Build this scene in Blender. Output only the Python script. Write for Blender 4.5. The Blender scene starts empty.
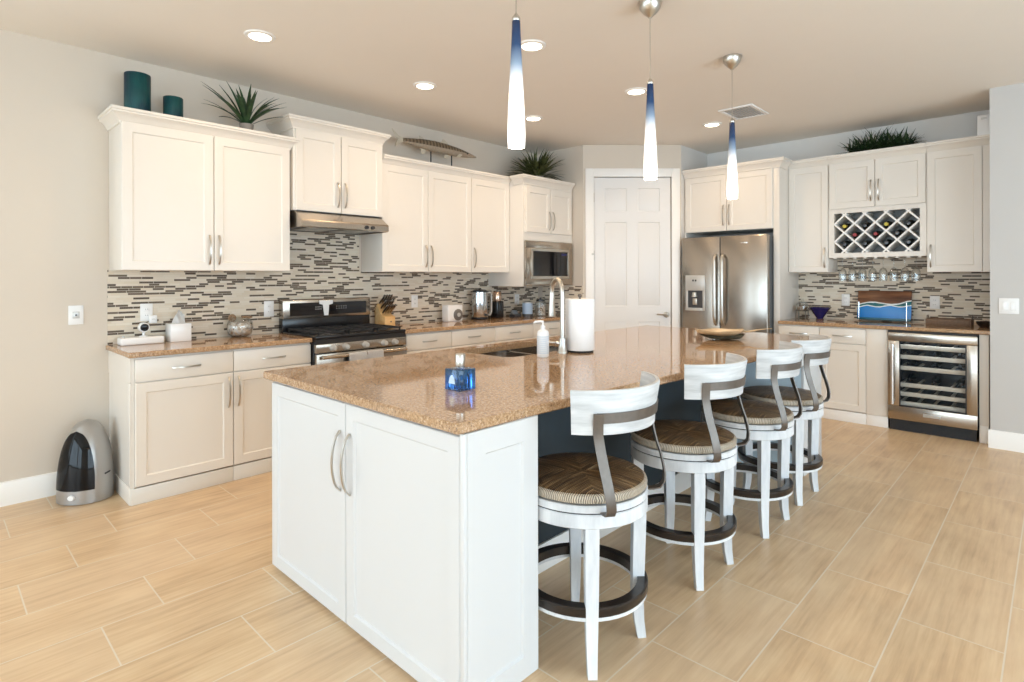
import bpy, bmesh, math, random
from mathutils import Vector, Matrix
random.seed(7)
SC = bpy.context.scene
COL = SC.collection
PI = math.pi

# ------------------------------------------------------------------ camera, sky, exposure
EYE, FOC = 1.355, 569.0
YAW = math.radians(43.83)
ROLL = 0.0024
cam_data = bpy.data.cameras.new('camera')
cam = bpy.data.objects.new('camera', cam_data)
COL.objects.link(cam)
cam_data.sensor_fit = 'HORIZONTAL'
cam_data.sensor_width = 36.0
cam_data.lens = FOC / 1024.0 * 36.0
cam_data.shift_y = -(341.0 - 277.28) / 1024.0
cam_data.clip_start = 0.05
cam.matrix_world = (Matrix.Translation((0, 0, EYE)) @ Matrix.Rotation(YAW, 4, 'Z')
                    @ Matrix.Rotation(PI / 2, 4, 'X') @ Matrix.Rotation(-ROLL, 4, 'Z'))
SC.camera = cam

SC.view_settings.view_transform = 'Standard'
SC.view_settings.look = 'None'
SC.view_settings.gamma = 1.0
SC.view_settings.use_curve_mapping = False
SC.view_settings.exposure = 0.09
SC.cycles.use_denoising = True
SC.cycles.max_bounces = 10
SC.cycles.diffuse_bounces = 6
SC.cycles.glossy_bounces = 5
SC.cycles.transmission_bounces = 8
SC.cycles.transparent_max_bounces = 12
SC.cycles.sample_clamp_indirect = 5.0
SC.cycles.caustics_reflective = False
SC.cycles.caustics_refractive = False

SKY = (0.68, 0.86, 1.0)
SKY_STRENGTH = 6.3
LAMP_COL = (1.0, 0.72, 0.45)
LAMP_W = 5.3
world = bpy.data.worlds.new('sky')
SC.world = world
world.use_nodes = True
bg = world.node_tree.nodes['Background']
bg.inputs[0].default_value = SKY + (1,)
bg.inputs[1].default_value = SKY_STRENGTH


# ------------------------------------------------------------------ materials
class NT:
    """small helper round a node tree"""
    def __init__(self, name):
        m = bpy.data.materials.new(name)
        m.use_nodes = True
        self.m = m
        self.t = m.node_tree
        self.p = self.t.nodes['Principled BSDF']

    def n(self, kind, **kw):
        nd = self.t.nodes.new(kind)
        for k, v in kw.items():
            setattr(nd, k, v)
        return nd

    def l(self, a, b):
        self.t.links.new(a, b)

    def val(self, sock, v):
        if hasattr(v, 'links') or isinstance(v, bpy.types.NodeSocket):
            self.l(v, sock)
        else:
            sock.default_value = v

    def math(self, op, a, b=0.0, c=None):
        nd = self.n('ShaderNodeMath', operation=op)
        self.val(nd.inputs[0], a)
        self.val(nd.inputs[1], b)
        if c is not None:
            self.val(nd.inputs[2], c)
        return nd.outputs[0]

    def mix(self, fac, a, b):
        nd = self.n('ShaderNodeMix', data_type='RGBA')
        self.val(nd.inputs[0], fac)
        self.val(nd.inputs[6], a if not isinstance(a, tuple) else a + (1,))
        self.val(nd.inputs[7], b if not isinstance(b, tuple) else b + (1,))
        return nd.outputs[2]

    def ramp(self, fac, stops):
        nd = self.n('ShaderNodeValToRGB')
        el = nd.color_ramp.elements
        while len(el) < len(stops):
            el.new(0.5)
        for e, (p, c) in zip(el, stops):
            e.position = p
            e.color = c + (1,) if len(c) == 3 else c
        self.l(fac, nd.inputs[0])
        return nd.outputs[0]

    def noise(self, vec, scale, detail=2.0, rough=0.5):
        nd = self.n('ShaderNodeTexNoise')
        if vec is not None:
            self.l(vec, nd.inputs['Vector'])
        nd.inputs['Scale'].default_value = scale
        nd.inputs['Detail'].default_value = detail
        nd.inputs['Roughness'].default_value = rough
        return nd.outputs[0]

    def mapping(self, vec, scale=(1, 1, 1), rot=(0, 0, 0)):
        nd = self.n('ShaderNodeMapping')
        self.l(vec, nd.inputs[0])
        nd.inputs['Scale'].default_value = scale
        nd.inputs['Rotation'].default_value = rot
        return nd.outputs[0]

    def obj(self):
        return self.n('ShaderNodeTexCoord').outputs['Object']

    def pos(self):
        return self.n('ShaderNodeNewGeometry').outputs['Position']

    def sep(self, vec):
        nd = self.n('ShaderNodeSeparateXYZ')
        self.l(vec, nd.inputs[0])
        return nd.outputs

    def comb(self, x, y, z):
        nd = self.n('ShaderNodeCombineXYZ')
        for i, v in enumerate((x, y, z)):
            self.val(nd.inputs[i], v)
        return nd.outputs[0]

    def white(self, vec):
        nd = self.n('ShaderNodeTexWhiteNoise', noise_dimensions='3D')
        self.l(vec, nd.inputs[0])
        return nd.outputs[0]

    def bump(self, h, strength=0.3, dist=0.002):
        nd = self.n('ShaderNodeBump')
        nd.inputs['Strength'].default_value = strength
        nd.inputs['Distance'].default_value = dist
        self.l(h, nd.inputs['Height'])
        self.l(nd.outputs[0], self.p.inputs['Normal'])

    def set(self, **kw):
        names = dict(color='Base Color', rough='Roughness', metal='Metallic', ior='IOR', trans='Transmission Weight',
                     alpha='Alpha', coat='Coat Weight', emis='Emission Color', estr='Emission Strength',
                     spec='Specular IOR Level', aniso='Anisotropic')
        for k, v in kw.items():
            s = self.p.inputs[names[k]]
            if isinstance(v, tuple):
                s.default_value = v + (1,) if len(v) == 3 else v
            else:
                self.val(s, v)
        return self


def plain(name, color, rough=0.5, metal=0.0, vary=0.03, scale=6.0, **kw):
    """a paint, plastic or metal with a faint procedural mottling"""
    t = NT(name)
    nz = t.noise(t.obj(), scale, 3.0)
    c2 = tuple(max(0.0, c * (1 - vary)) for c in color)
    t.set(color=t.mix(nz, color, c2), rough=rough, metal=metal, **kw)
    return t.m


def brushed(name, color, rough=0.28, axis=2):
    t = NT(name)
    sc = [220.0, 220.0, 220.0]
    sc[axis] = 2.0
    nz = t.noise(t.mapping(t.obj(), tuple(sc)), 1.0, 3.0)
    t.set(color=t.mix(nz, color, tuple(c * 0.86 for c in color)), metal=1.0,
          rough=t.math('MULTIPLY_ADD', nz, 0.10, rough - 0.05))
    return t.m


M = {}
M['paint'] = plain('cream_cabinet_paint', (0.78, 0.735, 0.675), 0.34, vary=0.015)
M['white_paint'] = plain('white_island_paint', (0.66, 0.665, 0.67), 0.32, vary=0.012)
M['wall'] = plain('beige_wall_paint', (0.655, 0.585, 0.505), 0.75, vary=0.02)
M['wall_grey'] = plain('greige_wall_paint', (0.72, 0.70, 0.675), 0.75, vary=0.02)
M['stub'] = plain('greige_wall_dimmed', (0.56, 0.545, 0.53), 0.75, vary=0.02)  # darker copy of the greige paint, dims the strongly lit right wall
M['ceiling'] = plain('ceiling_paint', (0.82, 0.775, 0.72), 0.85, vary=0.02)
M['trim'] = plain('white_trim_paint', (0.88, 0.865, 0.84), 0.35, vary=0.01)
M['door'] = plain('white_door_paint', (0.78, 0.765, 0.75), 0.38, vary=0.01)
M['steel'] = brushed('brushed_steel', (0.44, 0.40, 0.355), 0.22, 2)
M['steel_h'] = brushed('brushed_steel_wide', (0.50, 0.44, 0.375), 0.22, 0)
M['nickel'] = plain('satin_nickel', (0.58, 0.55, 0.50), 0.30, 1.0)
M['chrome'] = plain('chrome', (0.82, 0.82, 0.83), 0.10, 1.0)
M['bronze_metal'] = plain('weathered_iron', (0.19, 0.165, 0.145), 0.42, 0.7, vary=0.35, scale=40)
M['black'] = plain('black_enamel', (0.012, 0.012, 0.014), 0.18)
M['black_matte'] = plain('black_matte', (0.02, 0.02, 0.022), 0.55)
M['black_glass'] = plain('black_glass', (0.008, 0.008, 0.01), 0.05)
M['dark_plastic'] = plain('dark_plastic', (0.05, 0.05, 0.055), 0.4)
M['white_plastic'] = plain('white_plastic', (0.86, 0.86, 0.86), 0.35)
M['white_glossy'] = plain('white_ceramic', (0.88, 0.88, 0.88), 0.15)
M['grey_plastic'] = plain('silver_plastic', (0.56, 0.55, 0.53), 0.32, 0.35)
M['silver'] = plain('silver_lacquer', (0.40, 0.385, 0.37), 0.30, 0.6)
M['paper'] = plain('white_paper', (0.90, 0.90, 0.90), 0.85)
M['cloth'] = plain('white_towel', (0.86, 0.85, 0.85), 0.9, vary=0.08, scale=120)
M['maple'] = None
M['teal'] = None


def m_floor():
    t = NT('wood_look_floor_tile')
    x, y, z = t.sep(t.pos())
    W, L, X0 = 0.318, 0.620, -0.140
    u = t.math('DIVIDE', t.math('SUBTRACT', x, X0), W)
    ci = t.math('FLOOR', u)
    fu = t.math('SUBTRACT', u, ci)
    v = t.math('DIVIDE', t.math('SUBTRACT', y, t.math('MULTIPLY', ci, 0.4041)), L)
    rj = t.math('FLOOR', v)
    fv = t.math('SUBTRACT', v, rj)
    du = t.math('MULTIPLY', t.math('MINIMUM', fu, t.math('SUBTRACT', 1.0, fu)), W)
    dv = t.math('MULTIPLY', t.math('MINIMUM', fv, t.math('SUBTRACT', 1.0, fv)), L)
    d = t.math('MINIMUM', du, dv)
    grout = t.math('LESS_THAN', d, 0.0027)
    rnd = t.white(t.comb(ci, rj, 0.0))
    off = t.math('MULTIPLY', rnd, 40.0)
    p = t.comb(t.math('ADD', x, off), t.math('ADD', y, off), 0.0)
    streak = t.noise(t.mapping(p, (46.0, 2.4, 1.0)), 1.0, 5.0, 0.6)
    cloud = t.noise(t.mapping(p, (7.0, 3.0, 1.0)), 1.0, 3.0)
    tone = t.ramp(t.math('MULTIPLY_ADD', streak, 0.55, t.math('MULTIPLY', cloud, 0.45)),
                  [(0.30, (0.47, 0.30, 0.17)), (0.47, (0.635, 0.44, 0.258)), (0.62, (0.73, 0.54, 0.335))])
    tone2 = t.mix(t.math('MULTIPLY', rnd, 0.30), tone, (0.69, 0.53, 0.37))
    t.set(color=t.mix(grout, tone2, (0.71, 0.61, 0.48)), rough=t.math('MULTIPLY_ADD', streak, 0.14, 0.27), spec=0.45)
    t.bump(t.math('MULTIPLY_ADD', t.math('MINIMUM', d, 0.004), 120.0, t.math('MULTIPLY', streak, 0.12)), 0.25, 0.002)
    return t.m


def m_granite():
    t = NT('speckled_tan_granite')
    p = t.pos()
    a = t.noise(p, 95.0, 4.0, 0.65)
    b = t.noise(p, 185.0, 2.0, 0.6)
    c = t.noise(p, 6.0, 3.0)
    base = t.ramp(a, [(0.28, (0.15, 0.085, 0.045)), (0.42, (0.34, 0.205, 0.110)), (0.56, (0.48, 0.30, 0.165)),
                      (0.72, (0.66, 0.53, 0.39))])
    spk = t.math('LESS_THAN', b, 0.36)
    lite = t.math('GREATER_THAN', b, 0.66)
    col = t.mix(t.math('MULTIPLY', spk, 0.92), base, (0.07, 0.055, 0.05))
    col = t.mix(t.math('MULTIPLY', lite, 0.6), col, (0.78, 0.73, 0.66))
    col = t.mix(t.math('MULTIPLY', c, 0.22), col, (0.52, 0.31, 0.16))
    t.set(color=col, rough=0.05, spec=0.7)
    return t.m


def m_mosaic(name, light, light2, dark, dark2):
    t = NT(name)
    x, y, z = t.sep(t.pos())
    H = 0.0155
    s = t.math('ADD', x, y)
    row = t.math('FLOOR', t.math('DIVIDE', z, H))
    fr = t.math('SUBTRACT', t.math('DIVIDE', z, H), row)
    r1 = t.white(t.comb(row, 3.1, 0.0))
    ln = t.math('MULTIPLY_ADD', r1, 0.055, 0.062)
    r2 = t.white(t.comb(row, 9.7, 2.0))
    cell = t.math('DIVIDE', t.math('ADD', s, t.math('MULTIPLY', r2, 3.0)), ln)
    ci = t.math('FLOOR', cell)
    fc = t.math('SUBTRACT', cell, ci)
    rc = t.white(t.comb(ci, row, 5.0))
    rd = t.white(t.comb(ci, row, 11.0))
    isdark = t.math('GREATER_THAN', rc, 0.665)
    dz = t.math('MULTIPLY', t.math('MINIMUM', fr, t.math('SUBTRACT', 1.0, fr)), H)
    ds = t.math('MULTIPLY', t.math('MINIMUM', fc, t.math('SUBTRACT', 1.0, fc)), ln)
    g = t.math('LESS_THAN', t.math('MINIMUM', dz, ds), 0.0011)
    cl = t.mix(rd, light, light2)
    cd = t.mix(rd, dark, dark2)
    col = t.mix(isdark, cl, cd)
    col = t.mix(g, col, (0.66, 0.60, 0.51))
    t.set(color=col, rough=0.5, spec=0.3)
    t.bump(t.math('MINIMUM', t.math('MINIMUM', dz, ds), 0.0015), 0.5, 0.6)
    return t.m


M['floor'] = m_floor()
M['granite'] = m_granite()
M['mosaic'] = m_mosaic('glass_strip_mosaic', (0.68, 0.585, 0.46), (0.74, 0.67, 0.57), (0.085, 0.062, 0.045), (0.165, 0.125, 0.09))


def m_wood(name, c1, c2, scale=(2.0, 30.0, 30.0), rough=0.42):
    t = NT(name)
    nz = t.noise(t.mapping(t.obj(), scale), 1.0, 5.0, 0.6)
    t.set(color=t.ramp(nz, [(0.32, c1), (0.68, c2)]), rough=rough)
    t.bump(nz, 0.15, 0.001)
    return t.m


M['maple'] = m_wood('pale_maple', (0.62, 0.36, 0.14), (0.80, 0.54, 0.26))
M['whitewash'] = m_wood('whitewashed_wood', (0.52, 0.54, 0.57), (0.76, 0.775, 0.79), (14.0, 14.0, 3.0), 0.5)
M['whitewash_h'] = m_wood('whitewashed_wood_across', (0.46, 0.47, 0.48), (0.70, 0.705, 0.71), (5.0, 5.0, 44.0), 0.5)
M['dark_wood'] = m_wood('dark_stained_wood', (0.010, 0.007, 0.006), (0.030, 0.021, 0.016), (12.0, 12.0, 12.0), 0.28)
M['shelf_wood'] = m_wood('cooler_shelf_wood', (0.74, 0.69, 0.58), (0.86, 0.82, 0.73), (4.0, 40.0, 40.0), 0.45)
M['gold_wood'] = m_wood('gilded_dish', (0.42, 0.29, 0.16), (0.66, 0.50, 0.32), (10.0, 10.0, 10.0), 0.35)
M['dish_dark'] = m_wood('dark_dish_underside', (0.03, 0.03, 0.022), (0.09, 0.08, 0.05), (18.0, 18.0, 18.0), 0.45)
M['wicker'] = m_wood('brown_wicker', (0.09, 0.05, 0.028), (0.22, 0.135, 0.08), (120.0, 120.0, 160.0), 0.6)
M['slate'] = plain('dark_slate_blue_paint', (0.022, 0.035, 0.045), 0.55, vary=0.3, scale=8)
M['blue_shade'] = plain('blue_shade_panel', (0.64, 0.78, 0.88), 0.45, vary=0.03)  # cool shade under the overhang, put into the panel colour
M['toe'] = plain('toe_board_paint', (0.74, 0.715, 0.665), 0.4, vary=0.02)


def m_rush():
    t = NT('woven_rush')
    x, y, z = t.sep(t.obj())
    ax = t.math('ABSOLUTE', x)
    ay = t.math('ABSOLUTE', y)
    first = t.math('LESS_THAN', ax, ay)
    across = t.math('ADD', t.math('MULTIPLY', first, x), t.math('MULTIPLY', t.math('SUBTRACT', 1.0, first), y))
    along = t.math('MAXIMUM', ax, ay)
    wob = t.noise(t.comb(x, y, z), 14.0, 2.0)
    st = t.math('ABSOLUTE', t.math('SINE', t.math('MULTIPLY', t.math('MULTIPLY_ADD', wob, 0.012, across), 470.0)))
    nz = t.noise(t.comb(t.math('MULTIPLY', across, 150.0), t.math('MULTIPLY', along, 7.0), z), 1.0, 3.0)
    f = t.math('MULTIPLY_ADD', st, 0.32, t.math('MULTIPLY', nz, 0.68))
    col = t.ramp(f, [(0.27, (0.010, 0.005, 0.002)), (0.49, (0.040, 0.019, 0.006)), (0.63, (0.14, 0.072, 0.024)),
                     (0.77, (0.48, 0.33, 0.17))])
    rim = t.math('MULTIPLY', t.math('GREATER_THAN', t.math('SQRT', t.math('ADD', t.math('MULTIPLY', x, x), t.math('MULTIPLY', y, y))), 0.228), 0.75)
    t.set(color=t.mix(t.math('MULTIPLY', rim, st), col, (0.74, 0.65, 0.52)), rough=0.38)
    t.bump(f, 0.9, 0.006)
    return t.m


M['rush'] = m_rush()


def glassy(name, color, rough=0.0, ior=1.45, tint_only=False):
    t = NT(name)
    t.set(color=color, rough=rough, trans=1.0, ior=ior)
    return t.m


def m_thin(name, tint):
    """thin clear glass that lets light through"""
    t = NT(name)
    out = t.t.nodes['Material Output']
    fr = t.n('ShaderNodeFresnel')
    fr.inputs[0].default_value = 1.5
    tr = t.n('ShaderNodeBsdfTransparent')
    tr.inputs[0].default_value = tint + (1,)
    gl = t.n('ShaderNodeBsdfGlossy')
    gl.inputs['Roughness'].default_value = 0.02
    mx = t.n('ShaderNodeMixShader')
    t.l(t.math('MINIMUM', t.math('MULTIPLY_ADD', fr.outputs[0], 0.7, 0.03), 0.32), mx.inputs[0])
    t.l(tr.outputs[0], mx.inputs[1])
    t.l(gl.outputs[0], mx.inputs[2])
    t.l(mx.outputs[0], out.inputs['Surface'])
    t.t.nodes.remove(t.p)
    return t.m


M['glass'] = m_thin('clear_glass', (0.96, 0.97, 0.97))
M['blue_glass'] = glassy('blue_glass', (0.05, 0.24, 0.80), 0.03)
M['navy_glass'] = plain('cobalt_glaze', (0.012, 0.012, 0.10), 0.06)
M['bottle_dark'] = plain('dark_bottle_glass', (0.010, 0.014, 0.010), 0.06)


def m_pane(name, tint, opacity, rough=0.02):
    """a thin pane: mostly clear with a mirror-like sheen"""
    t = NT(name)
    t.set(color=tint, rough=rough, alpha=opacity, spec=0.8)
    return t.m


M['cooler_glass'] = m_pane('smoked_pane', (0.02, 0.03, 0.04), 0.13)


def m_teal():
    t = NT('teal_ribbed_glaze')
    x, y, z = t.sep(t.obj())
    nz = t.noise(t.mapping(t.obj(), (6.0, 6.0, 5.0)), 1.0, 2.0)
    w = t.math('SINE', t.math('MULTIPLY', t.math('ARCTAN2', y, x), 46.0))
    t.set(color=t.ramp(nz, [(0.3, (0.002, 0.018, 0.036)), (0.7, (0.004, 0.085, 0.080))]), rough=0.4, spec=0.3)
    t.bump(w, 0.35, 0.002)
    return t.m


M['teal'] = m_teal()


def m_shade():
    t = NT('blue_to_white_glass_shade')
    x, y, z = t.sep(t.obj())
    f = t.math('DIVIDE', z, 0.515)
    col = t.ramp(f, [(0.0, (0.95, 0.95, 0.95)), (0.50, (0.88, 0.90, 0.93)), (0.64, (0.30, 0.40, 0.54)), (0.80, (0.022, 0.062, 0.16)),
                     (1.0, (0.008, 0.024, 0.075))])
    glow = t.ramp(f, [(0.0, (1, 1, 1)), (0.30, (0.55, 0.55, 0.55)), (0.50, (0.16, 0.16, 0.16)), (0.66, (0.0, 0.0, 0.0))])
    e = t.n('ShaderNodeRGBToBW')
    t.l(glow, e.inputs[0])
    t.set(color=col, rough=0.12, emis=(1.0, 0.93, 0.84), estr=t.math('MULTIPLY', e.outputs[0], 2.0))
    return t.m


M['shade'] = m_shade()


def emit(name, color, strength):
    t = NT(name)
    t.set(color=color, emis=color, estr=strength)
    return t.m


M['lamp'] = emit('lamp_lens', (1.0, 0.86, 0.66), 9.0)


def m_leaf(name, c1, c2):
    t = NT(name)
    nz = t.noise(t.obj(), 22.0, 3.0)
    t.set(color=t.ramp(nz, [(0.35, c1), (0.7, c2)]), rough=0.4)
    return t.m


M['leaf'] = m_leaf('deep_green_leaf', (0.006, 0.028, 0.012), (0.035, 0.085, 0.030))
M['leaf_olive'] = m_leaf('olive_leaf', (0.022, 0.032, 0.008), (0.15, 0.16, 0.055))
M['leaf_grass'] = m_leaf('grassy_leaf', (0.006, 0.022, 0.008), (0.045, 0.085, 0.026))


def m_board():
    t = NT('walnut_and_blue_resin')
    x, y, z = t.sep(t.obj())
    wv = t.math('MULTIPLY', t.math('SINE', t.math('MULTIPLY_ADD', x, 15.0, 3.4)), 0.018)
    wv2 = t.math('MULTIPLY', t.math('SINE', t.math('MULTIPLY', x, 34.0)), 0.008)
    nz = t.math('MULTIPLY', t.math('SUBTRACT', t.noise(t.obj(), 30.0, 2.0), 0.5), 0.010)
    s1 = t.math('SUBTRACT', z, t.math('ADD', t.math('MULTIPLY_ADD', x, 0.10, 0.168), t.math('ADD', wv, nz)))
    s2 = t.math('SUBTRACT', z, t.math('ADD', t.math('MULTIPLY_ADD', x, 0.03, 0.138), t.math('ADD', wv2, nz)))
    wood = t.ramp(t.noise(t.mapping(t.obj(), (3.0, 30.0, 34.0)), 1.0, 5.0), [(0.3, (0.055, 0.017, 0.008)), (0.7, (0.22, 0.085, 0.035))])
    teal = t.mix(t.noise(t.obj(), 40.0), (0.0, 0.085, 0.11), (0.01, 0.17, 0.19))
    blue = t.mix(t.math('MULTIPLY', z, 6.0), (0.005, 0.19, 0.62), (0.015, 0.25, 0.66))
    col = t.mix(t.math('GREATER_THAN', s1, 0.0), teal, wood)
    col = t.mix(t.math('LESS_THAN', s2, 0.0), col, blue)
    f1 = t.math('LESS_THAN', t.math('ABSOLUTE', s1), 0.0055)
    f2 = t.math('LESS_THAN', t.math('ABSOLUTE', s2), 0.0050)
    col = t.mix(t.math('MAXIMUM', f1, f2), col, (0.80, 0.88, 0.90))
    col = t.mix(t.math('LESS_THAN', z, 0.022), col, (0.01, 0.10, 0.15))
    t.set(color=col, rough=0.25)
    return t.m


def m_shells():
    t = NT('mixed_sea_shells')
    v = t.n('ShaderNodeTexVoronoi')
    t.l(t.obj(), v.inputs['Vector'])
    v.inputs['Scale'].default_value = 60.0
    s = t.n('ShaderNodeSeparateColor')
    t.l(v.outputs['Color'], s.inputs[0])
    t.set(color=t.ramp(s.outputs[0], [(0.0, (0.85, 0.82, 0.78)), (0.4, (0.78, 0.60, 0.45)), (0.65, (0.90, 0.88, 0.86)),
                                      (0.85, (0.28, 0.17, 0.10)), (1.0, (0.80, 0.66, 0.52))]), rough=0.4)
    t.bump(v.outputs['Distance'], 0.8, 0.01)
    return t.m


def m_fish():
    t = NT('barracuda_skin')
    x, y, z = t.sep(t.obj())
    bars = t.math('GREATER_THAN', t.math('SINE', t.math('MULTIPLY', x, 165.0)), 0.05)
    up = t.math('GREATER_THAN', z, 0.004)
    nz = t.noise(t.obj(), 60.0, 3.0)
    belly = t.mix(nz, (0.46, 0.38, 0.29), (0.24, 0.18, 0.13))
    back = t.mix(nz, (0.030, 0.020, 0.012), (0.075, 0.052, 0.034))
    top = t.mix(t.math('MULTIPLY', bars, 0.75), (0.20, 0.15, 0.10), back)
    t.set(color=t.mix(up, belly, top), rough=0.38, spec=0.3)
    return t.m


M['board'] = m_board()
M['shells'] = m_shells()
M['fish'] = m_fish()
M['fin'] = plain('pale_fin', (0.62, 0.55, 0.44), 0.45, vary=0.3, scale=60)
M['pods'] = m_shells()
M['fabric_tan'] = plain('tan_dried_pods', (0.45, 0.29, 0.17), 0.7, vary=0.7, scale=70)
M['canister_blue'] = plain('pale_blue_tin', (0.46, 0.58, 0.74), 0.3)
M['yellow'] = plain('yellow_capsule', (0.60, 0.50, 0.05), 0.4)
M['red'] = plain('red_capsule', (0.30, 0.025, 0.03), 0.4)
M['interior'] = plain('cooler_liner', (0.035, 0.038, 0.042), 0.5)
M['rack_inside'] = plain('rack_liner', (0.50, 0.50, 0.49), 0.5)


# ------------------------------------------------------------------ mesh helpers
class MB:
    def __init__(self):
        self.bm = bmesh.new()

    def box(self, x0, x1, y0, y1, z0, z1, bev=0.0, seg=2):
        bm = self.bm
        vs = [bm.verts.new((x, y, z)) for x in (x0, x1) for y in (y0, y1) for z in (z0, z1)]
        q = [(0, 1, 3, 2), (4, 6, 7, 5), (0, 4, 5, 1), (2, 3, 7, 6), (0, 2, 6, 4), (1, 5, 7, 3)]
        fs = [bm.faces.new([vs[i] for i in f]) for f in q]
        if bev > 0:
            es = list({e for f in fs for e in f.edges})
            bmesh.ops.bevel(bm, geom=es, offset=bev, segments=seg, profile=0.5, affect='EDGES', clamp_overlap=True)
        return self

    def prism(self, pts, a, b, axis='z', bev=0.0):
        """polygon pts in the plane across axis, from a to b along axis"""
        bm = self.bm

        def co(p, h):
            return {'z': (p[0], p[1], h), 'y': (p[0], h, p[1]), 'x': (h, p[0], p[1])}[axis]
        lo = [bm.verts.new(co(p, a)) for p in pts]
        hi = [bm.verts.new(co(p, b)) for p in pts]
        n = len(pts)
        fs = [bm.faces.new(lo[::-1]), bm.faces.new(hi)]
        for i in range(n):
            fs.append(bm.faces.new((lo[i], lo[(i + 1) % n], hi[(i + 1) % n], hi[i])))
        if bev > 0:
            es = list({e for f in fs for e in f.edges})
            bmesh.ops.bevel(bm, geom=es, offset=bev, segments=2, profile=0.5, affect='EDGES', clamp_overlap=True)
        return self

    def sweep(self, pts, sec, closed=False, up=None, scales=None, caps=True):
        """sweep a closed section [(a,b)...] along pts (Vectors)"""
        bm = self.bm
        P = [Vector(p) for p in pts]
        n = len(P)
        rings = []
        ref = Vector(up) if up is not None else None
        prev = None
        for i in range(n):
            if closed:
                t = (P[(i + 1) % n] - P[i - 1]).normalized()
            elif i == 0:
                t = (P[1] - P[0]).normalized()
            elif i == n - 1:
                t = (P[-1] - P[-2]).normalized()
            else:
                t = ((P[i + 1] - P[i]).normalized() + (P[i] - P[i - 1]).normalized()).normalized()
            if ref is not None:
                nrm = (ref - t * ref.dot(t))
            elif prev is not None:
                nrm = prev - t * prev.dot(t)
            else:
                h = Vector((0, 0, 1)) if abs(t.z) < 0.9 else Vector((1, 0, 0))
                nrm = h - t * h.dot(t)
            if nrm.length < 1e-6:
                nrm = t.orthogonal()
            nrm.normalize()
            prev = nrm
            b = t.cross(nrm)
            s = 1.0 if scales is None else scales[i]
            rings.append([bm.verts.new(P[i] + (b * q[0] + nrm * q[1]) * s) for q in sec])
        m = len(sec)
        for i in range(n if closed else n - 1):
            r0, r1 = rings[i], rings[(i + 1) % n]
            for k in range(m):
                bm.faces.new((r0[k], r0[(k + 1) % m], r1[(k + 1) % m], r1[k]))
        if not closed and caps:
            bm.faces.new(rings[0][::-1])
            bm.faces.new(rings[-1])
        return self

    def tube(self, pts, r, seg=10, closed=False, scales=None):
        sec = [(r * math.cos(2 * PI * k / seg), r * math.sin(2 * PI * k / seg)) for k in range(seg)]
        return self.sweep(pts, sec, closed, None, scales)

    def bar(self, pts, w, h, closed=False, up=None, scales=None):
        sec = [(-w / 2, -h / 2), (w / 2, -h / 2), (w / 2, h / 2), (-w / 2, h / 2)]
        return self.sweep(pts, sec, closed, up, scales)

    def lathe(self, prof, seg=28, c=(0, 0, 0), axis='z', sx=1.0, sy=1.0, closed=False):
        """prof [(r, h)...]; closed joins the last ring to the first"""
        bm = self.bm
        rings = []
        for r, h in prof:
            if r < 1e-6:
                p = (0.0, 0.0, h)
                rings.append([p])
            else:
                rings.append([(r * sx * math.cos(2 * PI * k / seg), r * sy * math.sin(2 * PI * k / seg), h) for k in range(seg)])

        def place(p):
            x, y, z = p
            if axis == 'y':
                x, y, z = x, z, -y
            elif axis == 'x':
                x, y, z = z, y, -x
            return bm.verts.new((x + c[0], y + c[1], z + c[2]))
        V = [[place(p) for p in ring] for ring in rings]
        pairs = list(zip(V[:-1], V[1:]))
        if closed:
            pairs.append((V[-1], V[0]))
        for a, b in pairs:
            if len(a) == 1 and len(b) == 1:
                continue
            for k in range(seg):
                k2 = (k + 1) % seg
                if len(a) == 1:
                    bm.faces.new((a[0], b[k2], b[k]))
                elif len(b) == 1:
                    bm.faces.new((a[k], a[k2], b[0]))
                else:
                    bm.faces.new((a[k], a[k2], b[k2], b[k]))
        if not closed:
            for ring, flip in ((V[0], True), (V[-1], False)):
                if len(ring) > 1:
                    bm.faces.new(ring[::-1] if flip else ring)
        return self

    def cyl(self, r, z0, z1, c=(0, 0, 0), seg=24, axis='z', bev=0.0):
        b = min(bev, r * 0.5)
        prof = [(r, z0), (r, z1)] if b == 0 else [(r - b, z0), (r, z0 + b), (r, z1 - b), (r - b, z1)]
        return self.lathe(prof, seg, c, axis)

    def ball(self, r, c=(0, 0, 0), seg=16, sz=1.0):
        n = seg // 2
        prof = [(r * math.sin(PI * i / n), -r * sz * math.cos(PI * i / n)) for i in range(n + 1)]
        prof[0] = (0, -r * sz)
        prof[-1] = (0, r * sz)
        return self.lathe(prof, seg, c)

    def xf(self, mat):
        bmesh.ops.transform(self.bm, matrix=mat, verts=self.bm.verts)
        return self

    def build(self, name, mat, parent=None, loc=(0, 0, 0), rot=(0, 0, 0), angle=38.0, label=None):
        bm = self.bm
        bmesh.ops.recalc_face_normals(bm, faces=bm.faces)
        me = bpy.data.meshes.new(name)
        for f in bm.faces:
            f.smooth = True
        bm.to_mesh(me)
        bm.free()
        me.set_sharp_from_angle(angle=math.radians(angle))
        me.materials.append(mat)
        o = bpy.data.objects.new(name, me)
        COL.objects.link(o)
        o.location = loc
        o.rotation_euler = rot
        if parent is not None:
            o.parent = parent
        if label:
            o['label'] = label
        return o


def thing(name, label, cat, loc=(0, 0, 0), rz=0.0, group=None):
    o = bpy.data.objects.new(name, None)
    COL.objects.link(o)
    o.empty_display_size = 0.1
    o.location = loc
    o.rotation_euler = (0, 0, rz)
    return tag(o, label, cat, group)


def tag(o, label, cat, group=None):
    o['label'] = label
    o['category'] = cat
    if group:
        o['group'] = group
    return o


def struct(o):
    o['kind'] = 'structure'
    return o


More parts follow.
